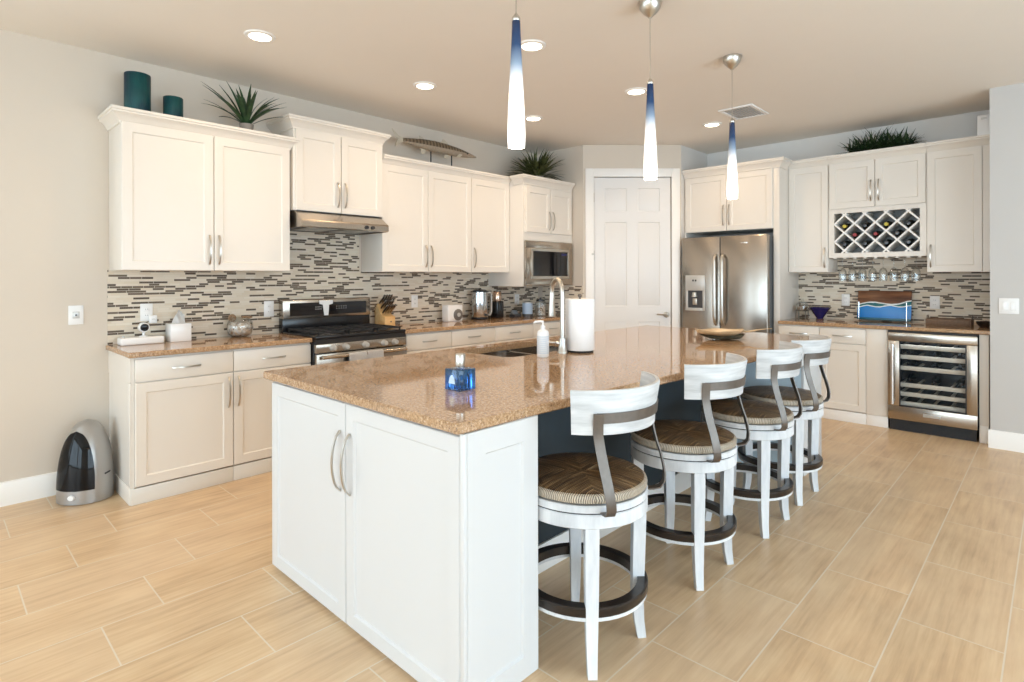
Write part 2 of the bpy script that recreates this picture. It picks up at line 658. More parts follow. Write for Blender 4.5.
def copy_thing(root, loc, rz, label, name=None, group=None):
    r = root.copy()
    COL.objects.link(r)
    r.location = loc
    r.rotation_euler = (0, 0, rz)
    r['label'] = label
    if group:
        r['group'] = group
    for ch in list(root.children):
        c = ch.copy()
        COL.objects.link(c)
        c.parent = r
        for g in list(ch.children):
            d = g.copy()
            COL.objects.link(d)
            d.parent = c
    return r


def arc(cx, cy, r, a0, a1, n, z=0.0):
    return [(cx + r * math.cos(math.radians(a0 + (a1 - a0) * i / n)), cy + r * math.sin(math.radians(a0 + (a1 - a0) * i / n)), z) for i in range(n + 1)]


# ------------------------------------------------------------------ the room
XL, YF, ZC = -4.54, 6.61, 2.84          # left wall, far wall, ceiling
XR, YB = 3.40, -6.00                    # side and rear walls of the open room behind the camera
P0 = Vector((-3.854, 5.173, 0))         # pantry wall
P1 = Vector((-3.064, 5.947, 0))
PA = math.atan2(P1.y - P0.y, P1.x - P0.x)
PL = (P1 - P0).length

struct(MB().box(XL - 0.2, XR + 0.2, YB - 0.2, YF + 0.2, -0.06, 0.0).build('floor', M['floor']))
struct(MB().box(XL - 0.2, XR + 0.2, YB - 0.2, YF + 0.2, ZC, ZC + 0.06).build('ceiling', M['ceiling']))


def wall_with_holes(name, axis, at, th, u0, u1, holes, mat):
    """wall in plane axis=at, thick th, u from u0 to u1; holes (ua,ub,za,zb)"""
    b = MB()

    def put(ua, ub, za, zb):
        if ub - ua < 1e-4 or zb - za < 1e-4:
            return
        if axis == 'x':
            b.box(min(at, at + th), max(at, at + th), ua, ub, za, zb)
        else:
            b.box(ua, ub, min(at, at + th), max(at, at + th), za, zb)
    cur = u0
    for ua, ub, za, zb in sorted(holes):
        put(cur, ua, 0, ZC)
        put(ua, ub, 0, za)
        put(ua, ub, zb, ZC)
        cur = ub
    put(cur, u1, 0, ZC)
    return struct(b.build(name, mat))


WIN_L = (-3.0, -1.0, 0.30, 2.40)
WIN_B1 = (-4.3, -0.2, 0.05, 2.65)
WIN_B2 = (0.2, 3.2, 0.05, 2.65)
WIN_R = (-1.6, 4.4, 0.05, 2.45)  # unseen side opening, its span shaped to light island side and base cabinets
wall_with_holes('wall_left', 'x', XL, -0.12, YB - 0.12, YF + 0.12, [WIN_L], M['wall'])
wall_with_holes('wall_rear', 'y', YB, -0.12, XL, XR, [WIN_B1, WIN_B2], M['wall'])
wall_with_holes('wall_side', 'x', XR, 0.12, YB - 0.12, 5.87, [WIN_R], M['wall'])
struct(MB().box(XL, -0.39, YF, YF + 0.12, 0, ZC).build('wall_far', M['wall_grey']))
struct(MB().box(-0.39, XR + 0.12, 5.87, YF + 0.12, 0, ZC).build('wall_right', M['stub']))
struct(MB().prism([(XL, P0.y), (P0.x, P0.y), (P0.x - 0.07, P0.y + 0.07), (XL, P0.y + 0.07)], 0, ZC).build('wall_pantry_side', M['wall']))
struct(MB().prism([(P1.x, P1.y), (P1.x, YF), (P1.x - 0.07, YF), (P1.x - 0.07, P1.y + 0.07)], 0, ZC).build('wall_pantry_return', M['wall_grey']))
DS0, DS1, DZ = 0.112, 1.000, 2.487
b = MB()
b.box(0, DS0, 0, 0.10, 0, ZC).box(DS1, PL, 0, 0.10, 0, ZC).box(DS0, DS1, 0, 0.10, DZ, ZC)
struct(b.build('wall_pantry', M['wall'], None, P0, (0, 0, PA)))

# pantry door
d1 = bpy.data.objects.new('door_1', None)
COL.objects.link(d1)
d1.location = P0
d1.rotation_euler = (0, 0, PA)
struct(d1)
b = MB()
cw = 0.088
for (x0, x1, z0, z1) in ((DS0 - cw, DS0 + 0.006, 0, DZ + cw), (DS1 - 0.006, DS1 + cw, 0, DZ + cw), (DS0 + 0.006, DS1 - 0.006, DZ - 0.006, DZ + cw)):
    b.box(x0, x1, -0.018, -0.001, z0, z1, 0.004)
b.build('door_casing', M['trim'], d1)


def panel_door(x0, x1, z0, z1, th, panels, inset=0.026, depth=0.009):
    """slab with raised and fielded panels on its -y face; panels (x0,x1,z0,z1)"""
    b = MB()
    xs = sorted({x0, x1, *[p[0] for p in panels], *[p[1] for p in panels]})
    zs = sorted({z0, z1, *[p[2] for p in panels], *[p[3] for p in panels]})
    bm = b.bm
    grid = {(x, z): bm.verts.new((x, 0, z)) for x in xs for z in zs}
    pf = []
    for i in range(len(xs) - 1):
        for k in range(len(zs) - 1):
            f = bm.faces.new((grid[xs[i], zs[k]], grid[xs[i + 1], zs[k]], grid[xs[i + 1], zs[k + 1]], grid[xs[i], zs[k + 1]]))
            cx, cz = (xs[i] + xs[i + 1]) / 2, (zs[k] + zs[k + 1]) / 2
            if any(p[0] < cx < p[1] and p[2] < cz < p[3] for p in panels):
                pf.append(f)
    for f in pf:
        bmesh.ops.inset_individual(bm, faces=[f], thickness=0.010, depth=0.0)
        bmesh.ops.translate(bm, verts=f.verts, vec=(0, depth, 0))
        bmesh.ops.inset_individual(bm, faces=[f], thickness=inset, depth=0.0)
        bmesh.ops.translate(bm, verts=f.verts, vec=(0, -depth * 0.7, 0))
    b.box(x0, x1, 0.001 + depth, th, z0, z1)
    edge = [(x0, x1, z0, z0), (x0, x1, z1, z1)]
    for z in (z0, z1):
        bm.faces.new([bm.verts.new(c) for c in ((x0, 0, z), (x1, 0, z), (x1, th, z), (x0, th, z))])
    for x in (x0, x1):
        bm.faces.new([bm.verts.new(c) for c in ((x, 0, z0), (x, 0, z1), (x, th, z1), (x, th, z0))])
    bmesh.ops.remove_doubles(bm, verts=bm.verts, dist=1e-5)
    return b


pl, pr = (0.245, 0.492), (0.620, 0.867)
slab = panel_door(DS0 + 0.010, DS1 - 0.010, 0.008, DZ - 0.010, 0.035,
                  [(pl[0], pl[1], 2.095, 2.355), (pr[0], pr[1], 2.095, 2.355), (pl[0], pl[1], 1.025, 1.975), (pr[0], pr[1], 1.025, 1.975),
                   (pl[0], pl[1], 0.25, 0.85), (pr[0], pr[1], 0.25, 0.85)])
slab.build('door_slab', M['door'], d1, (0, 0.012, 0))
for z in (2.25, 1.60, 0.30):
    MB().box(DS0 + 0.001, DS0 + 0.014, 0.002, 0.011, z - 0.05, z + 0.05, 0.002).tube([(DS0 + 0.008, -0.003, z - 0.052), (DS0 + 0.008, -0.003, z + 0.052)], 0.006, 8).build('hinge', M['nickel'], d1)
MB().box(DS0 - 0.02, DS0 + 0.012, -0.021, -0.016, 1.603, 1.622, 0.002).build('door_stop', M['nickel'], d1)
hx = 0.935
MB().lathe([(0.0, 0.013), (0.031, 0.012), (0.033, 0.006), (0.033, -0.004), (0.014, -0.010), (0.012, -0.034), (0.0, -0.036)], 20, (hx, 0, 0.93), 'y').tube(
    [(hx + 0.004, -0.034, 0.93), (hx - 0.03, -0.040, 0.932), (hx - 0.075, -0.040, 0.934), (hx - 0.115, -0.036, 0.936)], 0.0085, 8).build('door_handle', M['nickel'], d1, (0, -0.001, 0))

# baseboards
b = MB()
prof = [(0.0, 0.0), (0.016, 0.0), (0.016, 0.115), (0.009, 0.138), (0.0, 0.142)]
b.prism([(XL + p, q) for p, q in prof], YB, 0.868, 'y')
struct(b.build('baseboard_left', M['trim']))
b = MB()
b.prism([(5.87 - p, q) for p, q in prof], -0.402, XR, 'x')
struct(b.build('baseboard_right', M['trim']))
b = MB()
b.box(-0.002 + DS1 + cw, PL, -0.016, 0.0, 0, 0.14)
struct(b.build('baseboard_pantry', M['trim'], None, P0, (0, 0, PA)))


def window(n, axis, at, hole, inward, cols):
    """frame and mullions set in a wall opening, with a sampling portal for the daylight"""
    ua, ub, za, zb = hole
    b = MB()

    def put(u0, u1, z0, z1, d=0.05):
        lo, hi = (at - 0.03 * inward - d, at - 0.03 * inward) if inward > 0 else (at + 0.03, at + 0.03 + d)
        if axis == 'x':
            b.box(lo, hi, u0, u1, z0, z1)
        else:
            b.box(u0, u1, lo, hi, z0, z1)
    f = 0.06
    put(ua, ub, za, za + f)
    put(ua, ub, zb - f, zb)
    put(ua, ua + f, za + f, zb - f)
    put(ub - f, ub, za + f, zb - f)
    for k in range(1, cols):
        u = ua + (ub - ua) * k / cols
        put(u - 0.045, u + 0.045, za + f, zb - f)
    struct(b.build('window_%d' % n, M['trim']))
    ld = bpy.data.lights.new('window_daylight', 'AREA')
    ld.shape = 'RECTANGLE'
    ld.cycles.is_portal = True
    o = bpy.data.objects.new('window_daylight', ld)
    COL.objects.link(o)
    ld.size, ld.size_y = ub - ua, zb - za
    um, zm = (ua + ub) / 2, (za + zb) / 2
    if axis == 'x':
        o.location = (at - 0.10 * inward, um, zm)
        o.rotation_euler = (PI / 2, 0, -PI / 2 if inward > 0 else PI / 2)
    else:
        o.location = (um, at - 0.10 * inward, zm)
        o.rotation_euler = (PI / 2, 0, 0 if inward > 0 else PI)
        o.rotation_euler = (-PI / 2 if inward < 0 else PI / 2, 0, 0)
    return o


window(1, 'x', XL, WIN_L, 1, 2)
window(2, 'y', YB, WIN_B1, 1, 3)
window(3, 'y', YB, WIN_B2, 1, 3)
window(4, 'x', XR, WIN_R, -1, 5)

# mosaic splashbacks
b = MB()
b.box(XL, XL + 0.008, 0.862, P0.y, 0.905, 1.412)
b.box(XL, XL + 0.008, 1.95, 2.738, 1.412, 1.90)
b.box(P0.x - 0.60, P0.x - 0.0, P0.y - 0.008, P0.y, 0.905, 1.255)
struct(b.build('trim_1', M['mosaic']))
struct(MB().box(-2.03, -0.39, YF - 0.008, YF, 0.905, 1.56).build('trim_2', M['mosaic']))


# ------------------------------------------------------------------ ceiling fittings
def downlight(x, y, label):
    t = thing('recessed_downlight', label, 'ceiling light', (x, y, ZC), 0, 'recessed ceiling lights')
    MB().lathe([(0.062, -0.002), (0.066, -0.010), (0.088, -0.007), (0.092, 0.0), (0.062, 0.0)], 28, closed=True).build('trim_ring', M['trim'], t)
    MB().cyl(0.0645, -0.0055, -0.001, seg=28).build('lens', M['lamp'], t)
    ld = bpy.data.lights.new('downlight_lamp', 'AREA')
    ld.shape = 'DISK'
    ld.size = 0.12
    ld.energy = LAMP_W
    ld.color = LAMP_COL
    ld.spread = math.radians(150)
    o = bpy.data.objects.new('downlight_lamp', ld)
    COL.objects.link(o)
    o.parent = t
    o.location = (0, 0, -0.014)
    return t


for x, y, lab in ((-3.53, 1.45, 'round recessed ceiling light above the spiky potted plant'),
                  (-3.53, 2.71, 'round recessed ceiling light above the mounted fish'),
                  (-3.53, 3.97, 'round recessed ceiling light near the bushy plant on the microwave cabinet'),
                  (-2.43, 2.72, 'round recessed ceiling light just beside the top of the nearest pendant shade'),
                  (-2.43, 3.97, 'round recessed ceiling light beside the cord of the middle pendant'),
                  (-2.43, 5.35, 'round recessed ceiling light beside the ceiling vent')):
    downlight(x, y, lab)

t = thing('ceiling_vent', 'white rectangular louvred air vent in the ceiling near the refrigerator', 'vent', (-2.04, 5.14, ZC))
b = MB()
b.box(-0.15, 0.15, -0.20, -0.17, -0.012, 0.0, 0.003).box(-0.15, 0.15, 0.17, 0.20, -0.012, 0.0, 0.003)
b.box(-0.15, -0.12, -0.17, 0.17, -0.012, 0.0, 0.003).box(0.12, 0.15, -0.17, 0.17, -0.012, 0.0, 0.003)
b.build('vent_frame', M['white_plastic'], t)
b = MB()
for k in range(9):
    x = -0.107 + k * 0.0268
    b.prism([(x - 0.012, -0.004), (x + 0.010, -0.012), (x + 0.012, -0.009), (x - 0.010, -0.001)], -0.17, 0.17, 'y')
b.build('louvre', plain('vent_slat_paint', (0.55, 0.56, 0.57), 0.5), t)


def pendant(y, label):
    x = -1.588
    t = thing('pendant_light', label, 'pendant lamp', (x, y, ZC), 0, 'pendants over the island')
    MB().lathe([(0.062, 0.0), (0.062, -0.012), (0.055, -0.036), (0.036, -0.062), (0.016, -0.078), (0.010, -0.086), (0.0, -0.087)], 28).build('canopy', M['nickel'], t)
    MB().cyl(0.0026, -0.425, -0.085, seg=8).build('cord', M['nickel'], t)
    MB().lathe([(0.014, -0.446), (0.018, -0.437), (0.016, -0.428), (0.005, -0.414), (0.0, -0.413)], 18).build('shade_cap', M['nickel'], t)
    pr = [(0.017, 0.512), (0.0195, 0.44), (0.0245, 0.33), (0.030, 0.22), (0.035, 0.11), (0.0365, 0.05), (0.0345, 0.0)]
    prof = pr + [(r - 0.004, z) for r, z in pr[::-1]]
    MB().lathe(prof, 28, closed=True).build('glass_shade', M['shade'], t, (0, 0, -0.957), label='tall slim glass shade fading from dark blue to white')
    MB().cyl(0.029, 0.010, 0.016, seg=20).build('bulb', M['lamp'], t, (0, 0, -0.957))
    ld = bpy.data.lights.new('pendant_lamp', 'POINT')
    ld.energy = 2.0
    ld.color = (1.0, 0.82, 0.62)
    ld.shadow_soft_size = 0.03
    o = bpy.data.objects.new('pendant_lamp', ld)
    COL.objects.link(o)
    o.parent = t
    o.location = (0, 0, -0.985)
    return t


pendant(1.682, 'blue and white glass pendant lamp above the square blue glass bottle')
pendant(2.736, 'slim blue and white glass pendant lamp in front of the pantry door')
pendant(3.806, 'blue and white glass pendant lamp before the cabinet above the refrigerator')


# ------------------------------------------------------------------ cabinets
RL = PI / 2      # cabinets on the left wall: local x runs along +Y, local y into the wall


def shaker(b, x0, x1, z0, z1, th=0.02, rail=0.057, y=0.0):
    """a framed door whose front face is at y - th"""
    bm = b.bm
    yf = y - th
    c = 0.003
    o = [(x0 + c, z0 + c), (x1 - c, z0 + c), (x1 - c, z1 - c), (x0 + c, z1 - c)]
    full = [(x0, z0), (x1, z0), (x1, z1), (x0, z1)]
    i1 = [(x0 + rail, z0 + rail), (x1 - rail, z0 + rail), (x1 - rail, z1 - rail), (x0 + rail, z1 - rail)]
    r2 = rail + 0.007
    i2 = [(x0 + r2, z0 + r2), (x1 - r2, z0 + r2), (x1 - r2, z1 - r2), (x0 + r2, z1 - r2)]
    levels = [(full, y), (full, yf + c), (o, yf), (i1, yf), (i2, yf + 0.008)]
    R = [[bm.verts.new((p[0], yy, p[1])) for p in pts] for pts, yy in levels]
    for a, d in zip(R[:-1], R[1:]):
        for k in range(4):
            bm.faces.new((a[k], a[(k + 1) % 4], d[(k + 1) % 4], d[k]))
    bm.faces.new(R[-1])
    bm.faces.new(R[0][::-1])
    return b


def pull(b, x, y, z, length, vertical=True, bow=0.030):
    """arched bar pull standing off the face at y"""
    n = 12
    pts = []
    for i in range(n + 1):
        s = -1 + 2 * i / n
        o = bow * (1 - s * s) ** 0.62 if abs(s) < 1 else 0.0
        pts.append((x, y - o - 0.002, z + s * length / 2) if vertical else (x + s * length / 2, y - o - 0.002, z))
    up = (0, 1, 0)
    b.bar(pts, 0.010, 0.006, up=up)
    return b


def add_door(root, x0, x1, z0, z1, hside, hz, hl=0.20, mat='paint', name='door', y=0.0, handle=True):
    d = shaker(MB(), x0 + 0.0015, x1 - 0.0015, z0, z1, y=y).build(name, M[mat], root, angle=25)
    if handle:
        hx = x0 + 0.030 if hside == 'l' else x1 - 0.030
        pull(MB(), hx, y - 0.02, hz, hl).build('handle', M['nickel'], d)
    return d


def add_drawer(root, x0, x1, z0, z1, mat='paint', hl=0.16):
    d = MB().box(x0 + 0.0015, x1 - 0.0015, -0.02, 0.0, z0, z1, 0.003).build('drawer', M[mat], root)
    pull(MB(), (x0 + x1) / 2, -0.02, (z0 + z1) / 2, hl, False, 0.026).build('handle', M['nickel'], d)
    return d


CROWN = [(0.0, 0.0), (0.010, 0.002), (0.010, 0.014), (0.016, 0.020), (0.022, 0.034), (0.036, 0.052), (0.052, 0.062), (0.052, 0.072),
         (0.060, 0.076), (0.060, 0.092), (0.0, 0.092)]


def crown(root, W, depth, z, left=True, right=True, scale=1.0, mat='paint', y0=0.0, dl=None, dr=None):
    dl = depth if dl is None else dl
    dr = depth if dr is None else dr
    b = MB()
    bm = b.bm
    R = []
    for o, h in CROWN:
        o *= scale
        h *= scale
        pts = []
        pts.append((-o, dl) if left else (0.0, y0 - o))
        if left:
            pts.append((-o, y0 - o))
        pts.append((W + o if right else W, y0 - o))
        if right:
            pts.append((W + o, dr))
        R.append([bm.verts.new((p[0], p[1], z + h)) for p in pts])
    n = len(R)
    for i in range(n):
        a, c = R[i], R[(i + 1) % n]
        for k in range(len(a) - 1):
            bm.faces.new((a[k], a[k + 1], c[k + 1], c[k]))
    bm.faces.new([r[0] for r in R])
    bm.faces.new([r[-1] for r in R][::-1])
    return b.build('crown_moulding', M[mat], root, angle=30)


def upper(label, x, y, rz, W, depth, z0, z1, doors, top, left=True, right=True, hz=None, group='wall cabinets', flush_end=0.0):
    """doors [(x0,x1,handle side)] on local face y=0; body z0..top"""
    t = thing('wall_cabinet', label, 'cabinet', (x, y, 0), rz, group)
    MB().box(0.0, W, 0.0, depth, z0, top - 0.012, 0.002).build('body', M['paint'], t)
    for x0, x1, s in doors:
        add_door(t, x0, x1, z0 + 0.001, z1, s, (z0 + 0.145) if hz is None else hz)
    crown(t, W, depth, top - 0.092, left, right)
    return t


DU = 0.318     # wall cabinet depth from wall to body face
XU = XL + 0.002 + DU          # body face of left wall cabinets; doors stand 20 mm proud -> -4.20
upper('large cream two-door wall cabinet with teal cylinders on top', XU, 0.871, RL, 1.077, DU, 1.405, 2.335, [(0.0, 0.538, 'r'), (0.540, 1.077, 'l')], 2.415)
upper('short cream two-door wall cabinet above the steel hood', XU + 0.02, 1.972, RL, 0.785, DU + 0.02, 1.872, 2.492, [(0.012, 0.392, 'r'), (0.396, 0.785, 'l')], 2.585, hz=2.02)
upper('cream two-door wall cabinet right of the hood, below the mounted fish', XU, 2.762, RL, 1.037, DU, 1.405, 2.340, [(0.0, 0.497, 'r'), (0.499, 1.037, 'l')], 2.415, left=False, right=False)
upper('cream single-door wall cabinet between the two-door cabinet and the microwave tower', XU, 3.801, RL, 0.540, DU, 1.405, 2.340, [(0.0, 0.540, 'l')], 2.415, left=False, right=False)

# microwave tower
XT = -3.99
t = thing('microwave_cabinet', 'deep cream cabinet holding the built-in microwave, bushy plant on top', 'cabinet', (XT - 0.02, 4.345, 0), RL)
TD = XT - 0.02 - XL - 0.002
TW = 0.805
b = MB()
b.box(0.0, 0.018, 0.0, TD, 1.258, 2.39, 0.002).box(TW - 0.018, TW, 0.0, TD, 1.258, 2.39, 0.002)
b.box(0.018, TW - 0.018, 0.0, TD, 1.258, 1.276).box(0.018, TW - 0.018, 0.0, TD, 1.742, 2.39)
b.build('body', M['paint'], t)
add_door(t, 0.030, 0.425, 1.830, 2.305, 'r', 1.965)
add_door(t, 0.429, 0.798, 1.830, 2.305, 'l', 1.965)
crown(t, TW, TD, 2.325, True, False, dl=0.130)
MB().box(TW, TW + 0.017, 0.0, 0.02, 1.258, 2.39).build('filler_strip', M['paint'], t)

mw = thing('microwave', 'stainless built-in microwave with dark window and wide steel trim', 'microwave', (XT - 0.02, 4.345, 0), RL)
b = MB()
x0, x1, z0, z1 = 0.010, TW - 0.002, 1.262, 1.737
b.box(x0, x1, -0.026, -0.002, z0, z0 + 0.075, 0.003).box(x0, x1, -0.026, -0.002, z1 - 0.075, z1, 0.003)
b.box(x0, x0 + 0.085, -0.026, -0.002, z0 + 0.075, z1 - 0.075, 0.003).box(x1 - 0.075, x1, -0.026, -0.002, z0 + 0.075, z1 - 0.075, 0.003)
b.build('trim_frame', M['steel_h'], mw)
b = MB()
ix0, ix1, iz0, iz1 = x0 + 0.085, x1 - 0.075, z0 + 0.075, z1 - 0.075
b.box(ix0, ix1, -0.034, -0.004, iz0, iz0 + 0.03, 0.002).box(ix0, ix1, -0.034, -0.004, iz1 - 0.03, iz1, 0.002)
b.box(ix0, ix0 + 0.025, -0.034, -0.004, iz0 + 0.03, iz1 - 0.03, 0.002).box(ix1 - 0.025, ix1, -0.034, -0.004, iz0 + 0.03, iz1 - 0.03, 0.002)
b.build('door_frame', M['nickel'], mw)
MB().box(ix0 + 0.025, ix1 - 0.155, -0.030, -0.004, iz0 + 0.03, iz1 - 0.03).build('window', M['black_glass'], mw)
MB().box(ix1 - 0.152, ix1 - 0.025, -0.031, -0.004, iz0 + 0.03, iz1 - 0.03).build('control_panel', M['black'], mw)
MB().box(ix1 - 0.135, ix1 - 0.045, -0.0325, -0.031, iz1 - 0.07, iz1 - 0.045).build('display', plain('dim_display', (0.02, 0.02, 0.10), 0.2), mw)
MB().box(0.022, TW - 0.022, 0.0, 0.40, 1.28, 1.735).build('oven_box', M['dark_plastic'], mw)

# base cabinets on the left wall
XB = -3.985       # body face; doors stand 20 mm proud
BD = XB - XL - 0.002


def base(label, y, W, doors, drawers, rz=RL, x=XB, depth=BD, mat='paint', end=False, group='base cabinets', toe='toe', top=0.879, dz=0.725):
    t = thing('base_cabinet', label, 'cabinet', (x, y, 0), rz, group)
    MB().box(0.0, W, 0.0, depth, 0.100, top, 0.002).build('body', M[mat], t)
    if end:
        b = MB()
        b.box(-0.018, -0.0005, -0.002, depth, 0.0, top)
        b.box(-0.026, -0.018, 0.0, depth, 0.0, 0.105, 0.003)
        b.build('end_panel', M[mat], t)
        MB().box(-0.024, -0.018, -0.004, 0.045, 0.105, dz, 0.002).box(-0.022, -0.018, -0.004, depth, dz + 0.007, top, 0.0).build('end_stile', M[mat], t)
    MB().box(-0.02 if end else 0.0, W, -0.012 if end or toe == 'trim' else -0.012, 0.0, 0.0, 0.098, 0.003).build('toe_board', M[toe], t)
    for x0, x1 in drawers:
        add_drawer(t, x0, x1, dz + 0.007, top - 0.012, mat)
    for x0, x1, s in doors:
        add_door(t, x0, x1, 0.108, dz, s, 0.60, 0.20, mat)
    return t


base('cream base cabinet with one drawer over one door, beside the tall bin', 0.888, 0.560, [(0.0, 0.560, 'r')], [(0.0, 0.560)], end=True)
base('cream base cabinet with one drawer over one door, against the range', 1.450, 0.545, [(0.0, 0.545, 'l')], [(0.0, 0.545)])
for y, w, lab in ((2.842, 0.498, 'cream drawer cabinet right beside the range, below the knife block'),
                  (3.342, 0.550, 'cream drawer cabinet below the white box with the round dial'),
                  (3.894, 0.562, 'cream drawer cabinet below the steel coffee brewer'),
                  (4.458, 0.650, 'cream drawer cabinet half hidden by the soap bottle, below the blue tin')):
    base(lab, y, w, [(0.0, w, 'r')], [(0.0, w)])


def counter(name, label, pts, z=0.914, th=0.032, hole=None, ease=0.005):
    """stone slab from a counter-clockwise outline with eased edges and an optional cut-out"""
    b = MB()
    bm = b.bm
    n = len(pts)
    P = [Vector(p) for p in pts]

    def off(d, Q):
        out = []
        m = len(Q)
        for i in range(m):
            a = (Q[i] - Q[i - 1]).normalized()
            c = (Q[(i + 1) % m] - Q[i]).normalized()
            na, nc = Vector((-a.y, a.x)), Vector((-c.y, c.x))
            k = (na + nc)
            k = k / max(0.3, k.dot(na)) if k.length > 1e-6 else na
            out.append(Q[i] + k * d)
        return out
    inn = off(ease, P)
    rings = [[bm.verts.new((p.x, p.y, zz)) for p in Q] for Q, zz in ((inn, z), (P, z - ease), (P, z - th + ease), (inn, z - th))]
    for a, c in zip(rings[:-1], rings[1:]):
        for k in range(n):
            bm.faces.new((a[k], a[(k + 1) % n], c[(k + 1) % n], c[k]))
    if hole is None:
        bm.faces.new(rings[0])
        bm.faces.new(rings[-1][::-1])
    else:
        H = [Vector(p) for p in hole]
        hr = [[bm.verts.new((p.x, p.y, zz)) for p in H] for zz in (z, z - th)]
        m = len(H)
        for k in range(m):
            bm.faces.new((hr[0][k], hr[0][(k + 1) % m], hr[1][(k + 1) % m], hr[1][k]))
        for ring, h in ((rings[0], hr[0]), (rings[-1], hr[1])):
            es = []
            for loop in (ring, h):
                for k in range(len(loop)):
                    e = bm.edges.get((loop[k], loop[(k + 1) % len(loop)]))
                    es.append(e or bm.edges.new((loop[k], loop[(k + 1) % len(loop)])))
            bmesh.ops.triangle_fill(bm, use_beauty=True, use_dissolve=False, edges=es)
    o = b.build(name, M['granite'], angle=30)
    return tag(o, label, 'countertop')


def rounded(pts, radii, n=6):
    """round the corners of a polygon"""
    out = []
    m = len(pts)
    for i in range(m):
        p = Vector(pts[i])
        r = radii[i]
        if r <= 0:
            out.append(tuple(p))
            continue
        a = (Vector(pts[i - 1]) - p).normalized()
        c = (Vector(pts[(i + 1) % m]) - p).normalized()
        ang = a.angle(c)
        d = r / math.tan(ang / 2)
        bis = (a + c).normalized()
        o = p + bis * (r / math.sin(ang / 2))
        s, e = p + a * d - o, p + c * d - o
        a0 = math.atan2(s.y, s.x)
        a1 = math.atan2(e.y, e.x)
        da = (a1 - a0 + PI) % (2 * PI) - PI
        for k in range(n + 1):
            th = a0 + da * k / n
            out.append((o.x + r * math.cos(th), o.y + r * math.sin(th)))
    return out


counter('countertop', 'short tan granite countertop holding the tissue box and shell jar',
        rounded([(XL + 0.009, 0.850), (-3.942, 0.850), (-3.942, 1.992), (XL + 0.009, 1.992)], [0, 0.012, 0.0, 0]))
counter('countertop', 'long tan granite countertop against the wall between the range and the pantry',
        [(XL + 0.009, 2.805), (-3.942, 2.805), (-3.942, 5.160), (XL + 0.009, 5.160)])
counter('countertop', 'granite countertop below the wine rack, holding the blue bowl and cutting board',
        [(-2.026, 5.955), (-0.394, 5.955), (-0.394, YF - 0.009), (-2.026, YF - 0.009)])

# ------------------------------------------------------------------ refrigerator wall
YFC = 6.02
FCX0, FCX1 = -3.058, -2.030
t = thing('refrigerator_cabinet', 'cream two-door cabinet and side panel enclosing the steel refrigerator', 'cabinet', (FCX0, YFC, 0), 0)
W = FCX1 - FCX0
FD = YF - 0.002 - YFC
b = MB()
b.box(W - 0.060, W, 0.0, FD, 0.0, 2.46, 0.002)
b.box(0.0, 0.018, 0.0, FD, 0.0, 2.46, 0.002)
b.build('side_panel', M['paint'], t)
MB().box(0.018, W - 0.060, 0.0, FD, 1.848, 2.46, 0.002).build('body', M['paint'], t)
add_door(t, 0.020, 0.487, 1.850, 2.455, 'r', 2.02, 0.22)
add_door(t, 0.490, W - 0.064, 1.850, 2.455, 'l', 2.02, 0.22)
crown(t, W, FD, 2.460, False, True, dr=0.195)
MB().box(0, W, 0.0, FD, 2.46, 2.535).build('top_deck', M['paint'], t)

fr = thing('refrigerator', 'side-by-side stainless refrigerator with in-door water dispenser', 'refrigerator', (-3.022, 5.880, 0), 0)
FW = 0.922
MB().box(0.002, FW - 0.002, 0.075, 0.70, 0.02, 1.772, 0.004).box(0.02, FW - 0.02, 0.03, 0.08, 0.0, 0.09).build('cabinet_body', plain('dark_grey_fridge_side', (0.10, 0.11, 0.12), 0.4), fr)
dA = MB().box(0.0, 0.431, 0.0, 0.070, 0.095, 1.785, 0.010, 3).build('freezer_door', M['steel'], fr)
dB = MB().box(0.436, FW, 0.0, 0.070, 0.095, 1.785, 0.010, 3).build('fridge_door', M['steel'], fr)
for d, x in ((dA, 0.392), (dB, 0.474)):
    b = MB()
    b.sweep([(x, -0.006, 0.845), (x, -0.045, 0.875), (x, -0.055, 0.93), (x, -0.055, 1.52), (x, -0.045, 1.565), (x, -0.006, 1.59)],
            [(0.016 * math.cos(2 * PI * k / 12), 0.011 * math.sin(2 * PI * k / 12)) for k in range(12)], up=(0, 1, 0))
    b.build('handle', M['nickel'], d)
dx0, dx1, dz0, dz1 = 0.045, 0.270, 0.985, 1.372
b = MB()
b.box(dx0, dx1, -0.007, 0.0, 1.205, dz1, 0.002)
b.box(dx0, dx0 + 0.028, -0.007, 0.0, dz0, 1.205, 0.002).box(dx1 - 0.028, dx1, -0.007, 0.0, dz0, 1.205, 0.002).box(dx0 + 0.028, dx1 - 0.028, -0.016, 0.0, dz0, dz0 + 0.032, 0.002)
b.build('dispenser_frame', M['grey_plastic'], dA)
MB().box(dx0 + 0.028, dx1 - 0.028, -0.002, 0.0, dz0 + 0.032, 1.205).build('dispenser_recess', M['dark_plastic'], dA)
b = MB()
b.lathe([(0.0, 0.05), (0.022, 0.05), (0.030, 0.0), (0.0, 0.0)], 16, (0.155, -0.012, 1.135)).box(0.13, 0.18, -0.012, -0.003, 1.05, 1.12, 0.004)
b.build('dispenser_spout', M['nickel'], dA)
for x in (0.135, 0.165):
    MB().box(x - 0.009, x + 0.009, -0.010, -0.007, 1.305, 1.325, 0.001).build('button', M['black_matte'], dA)
MB().box(0.655, 0.725, -0.004, 0.0, 1.700, 1.712, 0.001).build('badge', M['chrome'], dB)

